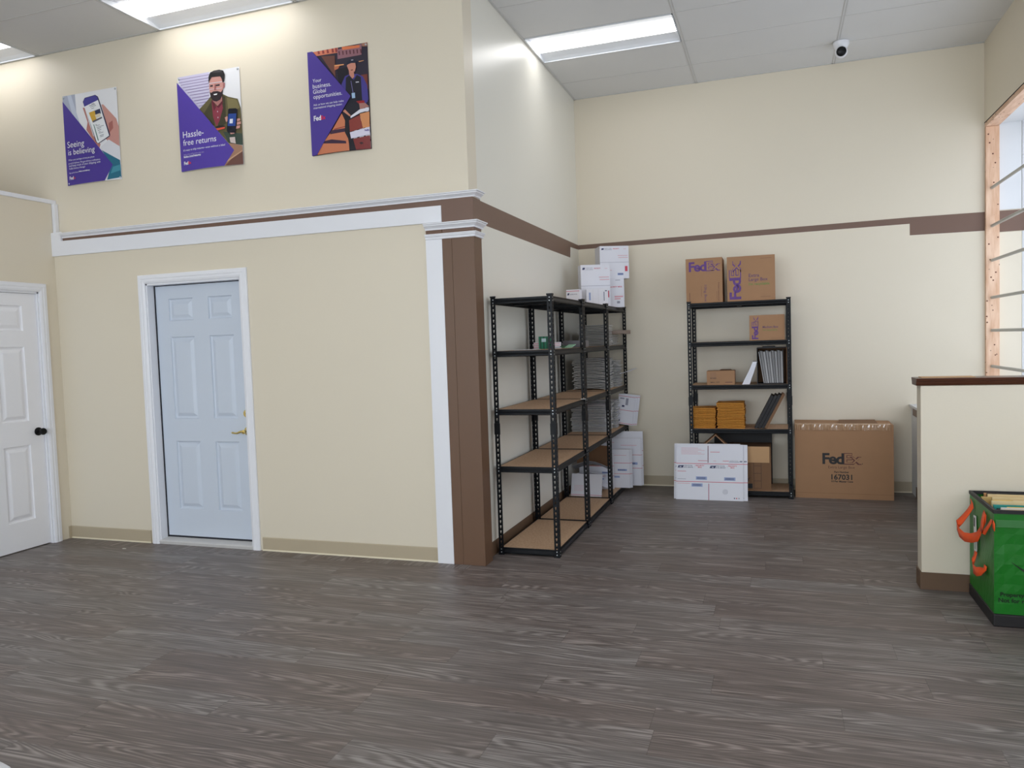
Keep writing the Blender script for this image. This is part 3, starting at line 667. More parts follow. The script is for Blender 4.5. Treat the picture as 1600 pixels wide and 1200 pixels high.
  ('t','Ex',(225,60,60),(0.14,0.069),0.052,1),
 ],
 'courier':[
  ('p',(48,42,58),[(0.0,1.0),(1.0,1.0),(1.0,0.0),(0.0,0.0)]),
  ('p',(222,130,100),[(0.087,1.0),(0.508,1.0),(0.511,0.952),(0.143,0.956)]),
  ('p',(150,62,60),[(0.165,1.0),(0.193,1.0),(0.207,0.97),(0.169,0.97)]),
  ('p',(150,62,60),[(0.243,1.0),(0.27,1.0),(0.284,0.967),(0.246,0.967)]),
  ('p',(150,62,60),[(0.32,1.0),(0.348,1.0),(0.36,0.964),(0.323,0.964)]),
  ('p',(150,62,60),[(0.406,1.0),(0.433,1.0),(0.445,0.961),(0.408,0.961)]),
  ('p',(150,62,60),[(0.465,1.0),(0.492,1.0),(0.505,0.959),(0.467,0.959)]),
  ('p',(150,105,115),[(0.502,0.982),(0.908,0.993),(0.898,0.893),(0.499,0.891)]),
  ('p',(225,125,80),[(0.575,0.999),(0.875,0.987),(0.872,0.963),(0.588,0.968)]),
  ('p',(90,40,50),[(0.52,0.962),(0.54,0.963),(0.543,0.926),(0.526,0.925)]),
  ('p',(90,40,50),[(0.581,0.959),(0.601,0.96),(0.604,0.923),(0.587,0.922)]),
  ('p',(90,40,50),[(0.641,0.956),(0.661,0.957),(0.664,0.92),(0.647,0.919)]),
  ('p',(90,40,50),[(0.701,0.954),(0.721,0.954),(0.724,0.918),(0.707,0.917)]),
  ('p',(90,40,50),[(0.761,0.951),(0.781,0.952),(0.784,0.915),(0.767,0.914)]),
  ('p',(90,40,50),[(0.821,0.948),(0.841,0.949),(0.844,0.912),(0.827,0.911)]),
  ('p',(90,40,50),[(0.88,0.945),(0.9,0.946),(0.903,0.91),(0.886,0.909)]),
  ('p',(170,120,100),[(0.909,0.995),(1.0,0.999),(0.999,0.961),(0.919,0.968)]),
  ('p',(110,70,60),[(0.228,0.943),(0.457,0.929),(0.452,0.726),(0.383,0.791)]),
  ('p',(235,165,110),[(0.439,0.839),(0.599,0.835),(0.603,0.825),(0.446,0.825)]),
  ('p',(190,110,80),[(0.437,0.824),(0.531,0.823),(0.503,0.799),(0.442,0.79)]),
  ('p',(28,26,36),[(0.485,0.791),(0.655,0.803),(0.661,0.706),(0.504,0.653)]),
  ('p',(225,160,110),[(0.851,0.836),(0.934,0.837),(0.938,0.832),(0.858,0.827)]),
  ('p',(120,60,50),[(0.878,0.704),(0.986,0.703),(0.987,0.56),(0.934,0.603)]),
  ('p',(70,62,140),[(0.545,0.64),(0.612,0.716),(0.681,0.728),(0.813,0.72),(0.91,0.687),(0.975,0.599),(0.986,0.465),(0.912,0.395),(0.548,0.427),(0.599,0.596)]),
  ('p',(30,30,42),[(0.627,0.7),(0.68,0.719),(0.758,0.668),(0.812,0.711),(0.876,0.685),(0.885,0.455),(0.841,0.344),(0.589,0.336),(0.564,0.426),(0.612,0.556)]),
  ('p',(200,135,115),[(0.682,0.771),(0.765,0.739),(0.769,0.696),(0.734,0.682),(0.688,0.723)]),
  ('p',(205,140,120),[(0.653,0.813),(0.692,0.836),(0.792,0.83),(0.804,0.788),(0.783,0.747),(0.732,0.736),(0.681,0.767)]),
  ('p',(95,50,45),[(0.715,0.768),(0.755,0.768),(0.751,0.76),(0.717,0.76)]),
  ('p',(30,36,56),[(0.643,0.818),(0.66,0.85),(0.729,0.868),(0.802,0.851),(0.832,0.822),(0.725,0.83)]),
  ('p',(190,190,205),[(0.728,0.861),(0.765,0.859),(0.764,0.852),(0.731,0.853)]),
  ('p',(205,205,215),[(0.789,0.648),(0.842,0.646),(0.845,0.637),(0.791,0.638)]),
  ('p',(120,115,170),[(0.707,0.663),(0.716,0.662),(0.745,0.544),(0.735,0.545)]),
  ('p',(160,190,220),[(0.715,0.547),(0.77,0.547),(0.773,0.496),(0.72,0.497)]),
  ('p',(150,30,35),[(0.786,0.464),(0.919,0.461),(0.925,0.437),(0.833,0.435)]),
  ('p',(170,120,110),[(0.834,0.44),(0.933,0.436),(0.995,0.397),(0.844,0.382)]),
  ('p',(205,140,115),[(0.56,0.387),(0.596,0.403),(0.69,0.337),(0.672,0.329)]),
  ('p',(205,125,90),[(0.541,0.369),(0.593,0.297),(0.611,0.228),(0.659,0.05),(0.663,0.002),(0.1,0.003),(0.206,0.105),(0.372,0.219)]),
  ('p',(60,38,62),[(0.355,0.22),(0.61,0.223),(0.615,0.189),(0.334,0.183)]),
  ('p',(60,38,62),[(0.208,0.124),(0.363,0.132),(0.605,0.098),(0.611,0.073),(0.359,0.093),(0.214,0.104)]),
  ('p',(150,60,50),[(0.408,0.23),(0.604,0.243),(0.607,0.235),(0.407,0.221)]),
  ('p',(26,24,34),[(0.597,0.336),(0.672,0.329),(0.694,0.221),(0.772,0.005),(0.663,0.002),(0.649,0.109),(0.589,0.182)]),
  ('p',(225,225,235),[(0.685,0.328),(0.844,0.382),(0.994,0.388),(0.994,0.359),(0.849,0.348),(0.69,0.31)]),
  ('p',(140,60,52),[(0.66,0.292),(0.839,0.329),(0.884,0.201),(0.673,0.18)]),
  ('p',(215,145,95),[(0.84,0.339),(0.998,0.349),(0.992,0.206),(0.884,0.201)]),
  ('p',(222,218,235),[(0.672,0.175),(0.992,0.206),(0.994,0.134),(0.691,0.114)]),
  ('p',(130,50,48),[(0.724,0.108),(0.993,0.125),(0.997,0.0),(0.771,0.001)]),
  ('p',(50,20,28),[(0.82,0.065),(0.862,0.071),(0.89,0.056),(0.851,0.047)]),
  ('p',(78,60,150),[(0.0,1.0),(0.087,1.0),(0.7,0.519),(0.099,0.002),(0.0,0.0)]),
  ('t','Your',(235,235,240),(0.072,0.702),0.151,0),
  ('t','business.',(235,235,240),(0.071,0.645),0.31,0),
  ('t','Global',(235,235,240),(0.072,0.594),0.218,0),
  ('t','opportunities.',(235,235,240),(0.074,0.545),0.486,0),
  ('t','Ask us how we can help make',(235,235,240),(0.07,0.477),0.514,0),
  ('t','international shipping easier.',(235,235,240),(0.07,0.447),0.493,0),
  ('t','Fed',(235,235,240),(0.066,0.334),0.127,1),
  ('t','Ex',(225,40,60),(0.195,0.337),0.077,1),
  ('t','FedEx',(90,70,150),(0.914,0.17),0.075,1),
 ],
}

# ================================================================ METAL SHELVING
def post_mesh(sx, sz=1.832):
    """angle post; corner at 0,0, flanges run along +x*sx[0] and +y*sx[1]; keyhole slots punched through"""
    b = MB(); Wf = .036; pitch = .0366; vs = []; fs = []
    def cellgrid(z0, holes):
        cols = [0, .0125, .0152, .0208, .0235, Wf]; rows = [0, .008, .0175, .0275, pitch]
        for i in range(5):
            for j in range(4):
                if holes and ((j == 2 and 1 <= i <= 3) or (j == 1 and i == 2)): continue
                q = [(cols[i], z0+rows[j]), (cols[i+1], z0+rows[j]), (cols[i+1], z0+rows[j+1]), (cols[i], z0+rows[j+1])]
                b.add([(a*sx[0], 0, z) for a, z in q], [(0, 1, 2, 3)], M_BLACK)
                b.add([(0, a*sx[1], z) for a, z in q], [(0, 1, 2, 3)], M_BLACK)
    n = int(sz/pitch)
    for k in range(n):
        z = k*pitch; cellgrid(z, not (.86 < z < .945))
    me = b.mesh('post', False)
    bm = bmesh.new(); bm.from_mesh(me); bmesh.ops.remove_doubles(bm, verts=bm.verts, dist=1e-5); bm.to_mesh(me); bm.free()
    return me
BEAM = [(0, 0), (0, -.013), (.008, -.029), (.008, -.037), (0, -.042), (-.008, -.042), (-.008, 0)]
def shelving_unit(name, label, loc, LXs, LYs, levels, group=None):
    t = thing(name, label, 'shelving unit', loc, 0, group)
    for ix, iy in ((0, 0), (1, 0), (0, 1), (1, 1)):
        me = post_mesh((1 if ix == 0 else -1, 1 if iy == 0 else -1))
        p = bpy.data.objects.new('post', me); COL.objects.link(p); p.parent = t; p.location = (ix*LXs, iy*LYs, 0)
        k = p.modifiers.new('thickness', 'SOLIDIFY'); k.thickness = .0022; k.offset = 0
        sx, sy = (1 if ix == 0 else -1), (1 if iy == 0 else -1)
        for nm, q0, z0, z1 in (('post_cap', .003, 1.8285, 1.838), ('post_foot', .003, 0, .012), ('post_joint', .0035, .862, .942)):
            q1 = .004; q2 = .0385
            MB().prism([(-q0*sx, -q0*sy), (q2*sx, -q0*sy), (q2*sx, q1*sy), (q1*sx, q1*sy), (q1*sx, q2*sy), (-q0*sx, q2*sy)], z0, z1, M_BLACK, 'z').obj(nm, p)
    for z in levels:
        for s, y in ((-1, .0105), (1, LYs-.0105)):
            b = MB(); b.prism([(y+s*o_, z+q) for o_, q in BEAM], .003, LXs-.003, M_BLACK, 'x')
            for xx in (.018, LXs-.018):
                for dz in (-.010, -.032):
                    Mr = Matrix.Translation((xx, y+s*.0065, z+dz)) @ Matrix.Rotation(R(90 if s < 0 else -90), 4, 'X'); b.lathe([(0, 0), (.0048, 0), (.0042, .0062), (0, .0070)], M_RIVET, 8, Mr)
            b.obj('beam', t)
        for s, x in ((-1, .0105), (1, LXs-.0105)):
            b = MB(); b.prism([(x+s*o_, z+q) for o_, q in BEAM], .003, LYs-.003, M_BLACK, 'y')
            for yy in (.018, LYs-.018):
                for dz in (-.010, -.032):
                    Mr = Matrix.Translation((x+s*.0065, yy, z+dz)) @ Matrix.Rotation(R(90*s), 4, 'Y'); b.lathe([(0, 0), (.0048, 0), (.0042, .0062), (0, .0070)], M_RIVET, 8, Mr)
            b.obj('beam', t)
        bd = MB(); bd.box(.019, LXs-.019, .019, LYs-.019, z-.0105, z, M_BOARD)
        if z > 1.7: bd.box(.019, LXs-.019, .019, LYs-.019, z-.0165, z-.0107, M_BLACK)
        if LXs > LYs: bd.box(LXs/2-.02, LXs/2+.02, .013, LYs-.013, z-.034, z-.0168, M_BLACK)
        else: bd.box(.013, LXs-.013, LYs/2-.02, LYs/2+.02, z-.034, z-.0168, M_BLACK)
        bd.obj('shelf_board', t)
    return t
LV = [.05, .633, 1.04, 1.452, 1.822]
UX, UY, UD, UW = .040, .277, .914, .448
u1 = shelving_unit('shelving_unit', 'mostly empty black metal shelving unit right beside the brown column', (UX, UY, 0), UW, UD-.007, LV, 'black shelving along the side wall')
for k, lb in ((1, 'black metal shelving unit in the middle of the row along the side wall'), (2, 'black metal shelving unit in the alcove corner at the back wall')):
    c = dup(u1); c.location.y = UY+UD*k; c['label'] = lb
BX, BY = 1.150, 2.563
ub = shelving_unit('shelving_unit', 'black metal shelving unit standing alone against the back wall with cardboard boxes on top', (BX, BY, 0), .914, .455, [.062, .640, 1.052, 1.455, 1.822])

# ================================================================ BOXES AND PAPER GOODS
PURP = ink((92, 48, 128)); NAVY = ink((44, 52, 96)); RED = ink((206, 70, 92)); DKBR = ink((58, 38, 34)); REDBR = ink((96, 48, 44)); GRN = ink((98, 140, 60)); LBLUE = ink((150, 165, 205)); PINK = ink((222, 165, 175)); GREY = ink((150, 150, 165)); BLK = ink((26, 22, 24)); PURD = ink((98, 66, 104))
def carton(name, label, loc, w, d, h, m, prints=None, rotz=0, cat='box', group=None, seam=True, flap=False):
    """closed carton: body with front at y=0; prints(Pr) draws on the front face"""
    t = thing(name, label, cat, loc, rotz, group)
    b = MB(); b.box(0, w, 0, d, 0, h, m)
    o = b.obj('body', None, bevel=0)
    if prints:
        pr = Pr(b, (0, 0, 0), (1, 0, 0), (0, 0, 1)); prints(pr, w, h); bpy.data.objects.remove(o); o = b.obj('body', None, fix=False)
    o.parent = t
    if seam:
        f = MB(); e = .0025
        f.box(.001, w-.001, .001, d/2-.0015, h+.0002, h+e, m); f.box(.001, w-.001, d/2+.0015, d-.001, h+.0002, h+e, m)
        f.obj('top_flap', t)
    return t
def fx_10kg(p, w, h):
    p.logo(.028, h-.115, w*.86, .088, PURP, PURP, M_CARD)
    p.text('Express', w*.56, h-.142, w*.22, ink((150, 118, 96)))
    p.text('10kg Box', w*.505, h*.40, .155, PURD, rot=R(-90), size=.033)
    p.text('International', w*.885, h*.44, .17, REDBR, rot=R(-90), size=.018)
    p.rect(w*.42, .06, w*.425, h*.38, REDBR); p.rect(w*.84, .03, w*.845, h*.25, REDBR); p.rect(.03, .02, .034, .10, REDBR)
def fx_xl(p, w, h):
    p.logo(.118, .018, h*.86, .100, PURP, PURP, M_CARD, rot=R(90))
    p.text('Extra', w*.455, h*.53, .092, PURD, off=.01); p.text('Large Box', w*.455, h*.44, .165, PURD, off=.01); p.text("I'm recyclable.", w*.455, h*.345, .185, GRN, off=.01)
    p.rect(w*.70, h-.028, w*.93, h-.024, ink((140, 100, 74))); p.rect(w*.70, .03, w*.9, .034, ink((140, 100, 74)))
def fx_med(p, w, h):
    p.logo(.075, .012, h*.90, .055, PURP, PURP, M_CARD, rot=R(90))
    p.text('Medium Box', w*.38, h*.49, .135, PURD, off=.012); p.text("I'm recyclable.", w*.38, h*.375, .13, GRN)
    p.rect(w*.62, .015, w*.9, .018, ink((140, 100, 74)))
carton('shipping_box', 'tall brown shipping box marked 10kg Box on top of the back shelving unit', (1.142, 2.608, 1.8225), .331, .30, .414, M_CARD, fx_10kg)
carton('shipping_box', 'square brown shipping box marked Extra Large Box on top of the back shelving unit', (1.516, 2.60, 1.8225), .420, .33, .407, M_CARD, fx_xl)
carton('shipping_box', 'small brown shipping box marked Medium Box, alone on its shelf in the back unit', (1.706, 2.585, 1.4555), .305, .22, .228, M_CARD, fx_med)
def small_p(p, w, h):
    p.rect(.03, h-.062, .085, h-.012, ink((158, 116, 82))); p.text('BOXES', .032, .055, .055, DKBR, off=.02); p.text('SMALL SIZE', .03, .018, .085, DKBR, off=.01); p.rect(w*.66, .02, w*.92, .026, REDBR)
sbx = carton('shipping_box', 'small low brown carton on the middle shelf of the back unit', (1.315, 2.60, 1.0525), .252, .18, .128, M_CARD, small_p)
fl_ = MB(); fl_.prism([(.0, .1312), (.003, .1312), (.12, .1495), (.117, .1495)], .1, .23, M_CARD_D, 'y')
fl_ = MB(); fl_.add([(.11, .04, .1316), (.23, .04, .1316), (.215, .15, .139), (.12, .15, .139)], [(0, 1, 2, 3)], M_CARD_D); fl_.obj('loose_flap', sbx, solid=.002)
# the large carton on the floor
def fx_big(p, w, h):
    p.logo(w*.285, h*.475, w*.395, .098, BLK, REDBR, M_CARD)
    p.text('.', w*.685, h*.475, .008, BLK, off=.02)
    p.text('Extra Large Box', w*.345, h*.412, w*.27, ink((92, 52, 42)))
    p.text('Part Number', w*.405, h*.352, w*.15, BLK, off=.03)
    p.text('167031', w*.375, h*.262, w*.212, BLK, off=.022)
    p.text('10 Per Master Case', w*.375, h*.225, w*.22, BLK, off=.03)
    p.rect(.004, h*.07, w-.004, h*.073, M_CARD_D)
bigb = carton('shipping_box', 'largest brown carton, standing on the floor, shiny tape along its top', (2.085, 2.655, .0), .818, .36, .672, M_CARD, fx_big, seam=False)
bigb.rotation_euler.z = R(-1.0)
f = MB(); f.add([(0, 0, .6725), (.812, 0, .6665), (.812, .355, .6725), (0, .355, .680)], [(0, 1, 2, 3)], M_CARD)
f.add([(.38, .02, .6765), (.70, .02, .6735), (.69, .25, .694), (.385, .25, .692)], [(0, 1, 2, 3)], M_CARD_D); f.obj('top_flap', bigb, solid=.004)
tp = MB(); rnd = random.Random(3); nx_ = 90
vs = []; fs = []
for i in range(nx_+1):
    x = .004+.79*i/nx_; w_ = .0015+.005*rnd.random()
    vs += [(x, -w_, .622+.006*rnd.random()), (x, -w_*1.2, .650+.004*rnd.random()), (x, -.002-w_*rnd.random(), .676), (x, .02, .683+.002*rnd.random())]
for i in range(nx_):
    for k in range(3): fs.append((i*4+k, (i+1)*4+k, (i+1)*4+k+1, i*4+k+1))
tp.add(vs, fs, M_TAPE); tp.obj('packing_tape', bigb)

# carton with folded flap under the back unit
def arrows(p, w, h):
    p.frame(w*.60, .02, w*.60+.068, h-.01, .003, DKBR)
    for k in (1, 2, 3): p.rect(w*.60, .02+k*.07, w*.60+.068, .023+k*.07, DKBR)
    p.rect(w*.1, .02, w*.57, .065, BLK); p.text('HEAVY', w*.18, .09, .13, DKBR, off=.03); p.text('LOAD', w*.18, .125, .10, DKBR, off=.03)
    p.poly([(w*.20, h-.035), (w*.50, h-.075), (w*.47, h-.085), (w*.2, h-.05)], DKBR)
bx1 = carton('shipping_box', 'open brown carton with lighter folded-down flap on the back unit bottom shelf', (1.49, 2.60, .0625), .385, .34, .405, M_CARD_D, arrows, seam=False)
MB().box(.01, .372, -.006, -.003, .262, .412, M_CARDIN).obj('front_flap', bx1)
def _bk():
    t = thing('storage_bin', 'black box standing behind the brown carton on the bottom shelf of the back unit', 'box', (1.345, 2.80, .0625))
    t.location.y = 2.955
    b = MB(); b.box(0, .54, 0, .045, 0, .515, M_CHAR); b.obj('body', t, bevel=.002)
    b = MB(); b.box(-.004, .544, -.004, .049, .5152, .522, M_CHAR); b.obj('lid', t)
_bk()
ks = MB(); ks.prism([(0, 0), (.11, .10), (.22, -.01), (.218, -.02), (.11, .088), (.004, -.01)], 0, .16, M_CARD, 'y')
kf = ks.obj('kraft_sheet', loc=(1.275, 2.59, .485), rotz=R(4)); tag(kf, 'folded brown kraft sheet peaking above the white mailing cartons under the back unit', 'cardboard')
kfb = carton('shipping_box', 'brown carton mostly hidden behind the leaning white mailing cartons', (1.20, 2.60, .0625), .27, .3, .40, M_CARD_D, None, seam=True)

# ---- flat white mailing cartons
M_CEDGE = mat('shaded_corrugated_edge', (150, 132, 118), .8, var=.1, scale=60)  # corrugated edge, darkened as shading so overlapping sheets stand apart
def usps_prints(p, w, h, full=True):
    p.auto = 0; r1, r2 = h*.645, h*.318
    p.rect(0, r1, w, r1+.005, RED); p.rect(0, r2, w, r2+.005, RED)
    p.rect(w*.475, r1+.012, w*.487, h-.012, ink((120, 75, 85))); p.rect(w*.487, .0, w*.497, r2-.012, ink((170, 80, 100)))
    def eagle(u, v, s):
        p.poly([(u, v), (u+s*.30, v+s*.75), (u+s*1.9, v+s*.75), (u+s*1.6, v)], NAVY); p.k = 2; p.poly([(u+s*.42, v+s*.42), (u+s*1.3, v+s*.42), (u+s*1.0, v+s*.12), (u+s*.75, v+s*.30)], M_WHITEB); p.k = 1
    for u in (w*.02, w*.505):
        eagle(u, r1-.038, .030)
        p.text('UNITED STATES', u+w*.07, r1-.022, w*.155, NAVY, off=.02); p.text('POSTAL SERVICE', u+w*.07, r1-.037, w*.165, NAVY, off=.02)
        p.rect(u+w*.258, r1-.038, u+w*.260, r1-.014, GREY)
        p.text('PRIORITY', u+w*.275, r1-.022, w*.13, RED, off=.02); p.text('MAIL', u+w*.31, r1-.037, w*.06, RED, off=.02)
    for (a, b_, c, m) in ((.02, .505, .13, RED), (.02, .365, .13, GREY), (.515, .86, .14, RED), (.56, .70, .04, PINK), (.70, .70, .09, RED), (.02, .285, .19, PINK), (.33, .70, .14, RED)):
        p.rect(w*a, h*b_, w*(a+c), h*b_+.004, m)
    for a, b_ in ((.30, .36), (.72, .355), (.235, .235)):
        p.rect(w*a, h*b_, w*(a+.165), h*b_+.030, LBLUE)
        p.k = 2
        for k in range(12): p.rect(w*(a+.02+.0105*k), h*b_+.006, w*(a+.02+.0105*k+.005), h*b_+.024, NAVY)
        p.k = 1
    for k in range(6): p.rect(w*.075, h*(.93-.022*k), w*(.33+.05*((k*7) % 3)), h*(.93-.022*k)+.003, PINK)
    p.rect(w*.79, r1+.02, w*.94, r1+.023, NAVY); p.text('UNITED STATES', w*.80, r1+.027, w*.13, NAVY); eagle(w*.945, r1+.022, .014)
    cx, cz = w*.735, h*.155
    for rad, m in ((.022, GREY), (.019, M_WHITEB), (.012, GREY), (.009, M_WHITEB)):
        p.poly([(cx+rad*math.cos(t*.3927), cz+rad*math.sin(t*.3927)) for t in range(16)], m); p.k += 1
    p.k = 1
    for a, m in ((.87, NAVY), (.90, RED), (.935, GREY)): p.poly([(w*a+.006*math.cos(t*.7854), h*.045+.006*math.sin(t*.7854)) for t in range(8)], m)
def flat_usps(label, loc, w, h, rot, rotz=0, group=None, prints=True, cat='flat carton', t=.007):
    b = MB(); b.box(0, w, 0, t, 0, h, M_WHITEB, skip='lrtb'); b.box(0, w, 0, t, 0, h, M_CEDGE, skip='fk')
    if prints: usps_prints(Pr(b, (0, 0, 0), (1, 0, 0), (0, 0, 1)), w, h)
    o = b.obj('mailing_carton', loc=loc, fix=False); o.rotation_euler = (rot, 0, rotz); return tag(o, label, cat, group)
G1 = 'flat white mailing cartons leaning on the back shelving unit'
lean = R(-14)
flat_usps('front leaning flattened white postal carton before the back shelving unit', (1.030, 2.390, .001), .605, .515, lean, 0, G1)
flat_usps('second leaning flattened white postal carton, sticking out right of the front one', (1.067, 2.406, .001), .605, .512, lean, 0, G1, prints=True)
flat_usps('rear leaning flattened white postal carton, sticking out left of the front one', (1.008, 2.418, .001), .600, .518, lean, 0, G1, prints=True)

# white mailing boxes on top of the corner shelving
def side_prints(p, w, h):
    p.rect(0, h*.90, w, h*.93, RED); p.text('UNITED STATES', w*.28, h*.70, w*.55, NAVY, off=.02); p.poly([(w*.08, h*.68), (w*.12, h*.80), (w*.25, h*.80), (w*.21, h*.68)], NAVY); p.text('PRIORITY MAIL', w*.1, h*.22, w*.55, RED, off=.02)
def face_prints(top=True):
    def f(p, w, h):
        p.rect(0, h*.50, w, h*.508, GREY)
        p.poly([(w*.05, h*.89), (w*.07, h*.94), (w*.15, h*.94), (w*.13, h*.89)], NAVY); p.text('UNITED STATES', w*.165, h*.92, w*.24, NAVY); p.text('POSTAL SERVICE', w*.165, h*.885, w*.25, NAVY)
        p.text('PRIORITY', w*.46, h*.905, w*.22, RED, off=.02); p.text('MAIL', w*.82, h*.9, w*.1, PINK)
        p.rect(w*.62, h*.70, w*.96, h*.715, PINK); p.rect(w*.64, h*.64, w*.97, h*.655, PINK)
        p.rect(w*.60, h*.10, w*.80, h*.17, LBLUE)
        for k in range(10): p.rect(w*(.62+.017*k), h*.115, w*(.628+.017*k), h*.155, NAVY)
        p.rect(w*.86, h*.22, w*.95, h*.38, RED)
        p.rect(w*.2, h*.25, w*.4, h*.262, PINK)
    return f
GT = 'white postal boxes on top of the corner shelving'
carton('mailing_box', 'small white postal box with red stripe, leftmost on top of the shelving', (.140, 1.98, 1.8225), .122, .10, .148, M_WHITEB, side_prints, 0, group=GT)
def plainp(p, w, h):
    p.rect(w*.12, h*.35, w*.2, h*.8, LBLUE); p.rect(w*.8, h*.3, w*.83, h*.82, NAVY); p.rect(w*.86, h*.85, w*.95, h*.9, NAVY); p.rect(w*.3, h*.0, w*.305, h*.99, M_WHITEE); p.rect(w*.55, 0, w*.555, h*.99, M_WHITEE)
carton('mailing_box', 'plain white postal box right of the red-striped one on top of the shelving', (.285, 2.155, 1.8225), .20, .14, .158, M_WHITEB, plainp, R(15), group=GT)
carton('mailing_box', 'wide white postal box rising behind the plain one on top of the shelving', (.205, 2.29, 1.8225), .280, .15, .395, M_WHITEB, face_prints(), R(24), group=GT)
def tallp(p, w, h):
    p.text('PRIORITY MAIL', w*.38, h*.68, w*.55, RED, off=.02); p.rect(w*.6, h*.34, w*.95, h*.39, PINK); p.rect(w*.6, h*.27, w*.85, h*.31, PINK); p.rect(w*.7, h*.13, w*.82, h*.21, GREY); p.poly([(w*.28, h*.02), (w*.42, h*.02), (w*.35, h*.11)], RED); p.rect(w*.05, h*.90, w*.25, h*.93, GREY); p.rect(w*.65, h*.92, w*.85, h*.94, GREY)
carton('mailing_box', 'tall white postal box carrying the highest one on top of the corner shelving', (.315, 2.60, 1.8225), .235, .20, .282, M_WHITEB, tallp, R(10), group=GT)
carton('mailing_box', 'highest white postal box, stacked on the tall one above the corner shelving', (.318, 2.63, 2.1075), .290, .20, .315, M_WHITEB, face_prints(), R(26), group=GT)

# ---- loose sheets: a wavy thin slab used for stacks
def sheet_mesh(name, w, d, t, amp, m, me_, seed=0, nx=8, ny=6, droop=0, edge=None):
    b = MB(); rn = random.Random(seed); ph = rn.random()*6
    def z(u, v): return amp*(math.sin(u*5+ph)*math.cos(v*3.1+ph*.7))*.5 + droop*((abs(u-.5)*2)**3)
    vs = []; fs = []
    for j in range(ny+1):
        for i in range(nx+1): vs.append((w*(i/nx-.5), d*(j/ny-.5), z(i/nx, j/ny)+t))
    n = len(vs); vs += [(x, y, zz-t) for x, y, zz in vs]
    for j in range(ny):
        for i in range(nx):
            a = j*(nx+1)+i; fs.append((a, a+1, a+nx+2, a+nx+1)); fs.append((n+a, n+a+nx+1, n+a+nx+2, n+a+1))
    b.add(vs, fs, m)
    es = []
    for i in range(nx): a = i; es.append((a, n+a, n+a+1, a+1)); a = ny*(nx+1)+i; es.append((a, a+1, n+a+1, n+a))
    for j in range(ny): a = j*(nx+1); es.append((a, a+nx+1, n+a+nx+1, n+a)); a = j*(nx+1)+nx; es.append((a, n+a, n+a+nx+1, a+nx+1))
    b.f += es; b.m += [b.mi(me_)]*len(es)
    return b.mesh(name, False)
def stack(name, label, cat, group, x, y, z, w, d, n, t, pitch, m, me_, jit=.006, rz=.03, amp=.004, seed=1, droop=0, base=0, toplabel=None):
    rn = random.Random(seed); me = sheet_mesh(name, w, d, t, amp, m, me_, seed, droop=droop)
    for k in range(n):
        o = bpy.data.objects.new(name, me); COL.objects.link(o)
        o.location = (x+rn.uniform(-jit, jit), y+rn.uniform(-jit, jit), z+(amp*.5 if droop >= 0 else amp*.5-droop)+k*pitch+.0004); o.rotation_euler.z = base+rn.uniform(-rz, rz)
        tag(o, toplabel if (toplabel and k == n-1) else label, cat, group)
# yellow padded mailers on the back unit, fourth shelf (board top z .636)
stack('padded_mailer', 'yellow padded mailer lying in the left of two stacks on the back shelving unit', 'padded mailer', 'yellow padded mailers, left stack', 1.275, 2.735, .6405, .225, .26, 14, .0095, .0138, M_YEL, M_YELE, .005, .02, .004, 3)
stack('padded_mailer', 'yellow padded mailer lying in the taller right stack on the back shelving unit', 'padded mailer', 'yellow padded mailers, right stack', 1.525, 2.735, .6405, .245, .28, 17, .0095, .0142, M_YEL, M_YELE, .005, .015, .004, 5)
# white / grey mailers on the side units
stack('flat_mailer', 'grey flat mailer in the front stack under the top of the corner unit', 'mailer', 'grey mailers on the second shelf', .315, 2.37, 1.4525, .25, .34, 13, .0075, .0155, M_GREYP, M_WHITEE, .008, .03, .006, 7)
stack('flat_mailer', 'grey-white mailer in the tall front stack at half height of the corner unit', 'mailer', 'white mailers, half-height shelf', .262, 2.445, 1.0405, .315, .32, 19, .0085, .0152, M_GREYP, M_WHITEE, .012, .035, .006, 9, droop=-.012)
stack('flat_mailer', 'white folded mailer in the front stack below half height in the corner unit', 'mailer', 'white mailers, lower shelf', .235, 2.475, .6335, .34, .31, 17, .0085, .0150, M_WHITEB, M_WHITEE, .010, .03, .006, 11)
stack('flat_mailer', 'white mailer in the short rear stack under the grey pad in the corner unit', 'mailer', 'white mailers, corner unit second shelf', .270, 2.78, 1.4525, .30, .30, 8, .008, .0128, M_WHITEB, M_WHITEE, .012, .06, .005, 13)
stack('flat_mailer', 'white mailer in the rear bulging stack at half height in the corner unit', 'mailer', 'white mailers, corner unit half-height shelf', .300, 2.795, 1.0405, .29, .29, 17, .009, .0155, M_WHITEB, M_WHITEE, .014, .05, .006, 15)
stack('flat_mailer', 'white mailing envelope in the rear stack below half height in the corner unit', 'mailer', 'white mailers, corner unit lower shelf', .265, 2.735, .6335, .33, .15, 18, .009, .0155, M_WHITEB, M_WHITEE, .012, .04, .006, 17)
o = MB().box(0, .46, 0, .30, 0, .036, mat('grey_chipboard', (158, 140, 128), .8)).obj('cardboard_pad', loc=(.088, 2.62, 1.562), bevel=.003); tag(o, 'thick grey cardboard pad on the short stack, sticking out past the corner post', 'cardboard')
o = bpy.data.objects.new('flat_mailer', sheet_mesh('flat_mailer', .16, .22, .003, .012, M_WHITEB, M_WHITEB, 4)); COL.objects.link(o); o.location = (.54, 2.80, 1.19); o.rotation_euler = (0, R(-17), R(5)); tag(o, 'single white sheet sticking out of the bulging stack past the corner post', 'mailer')

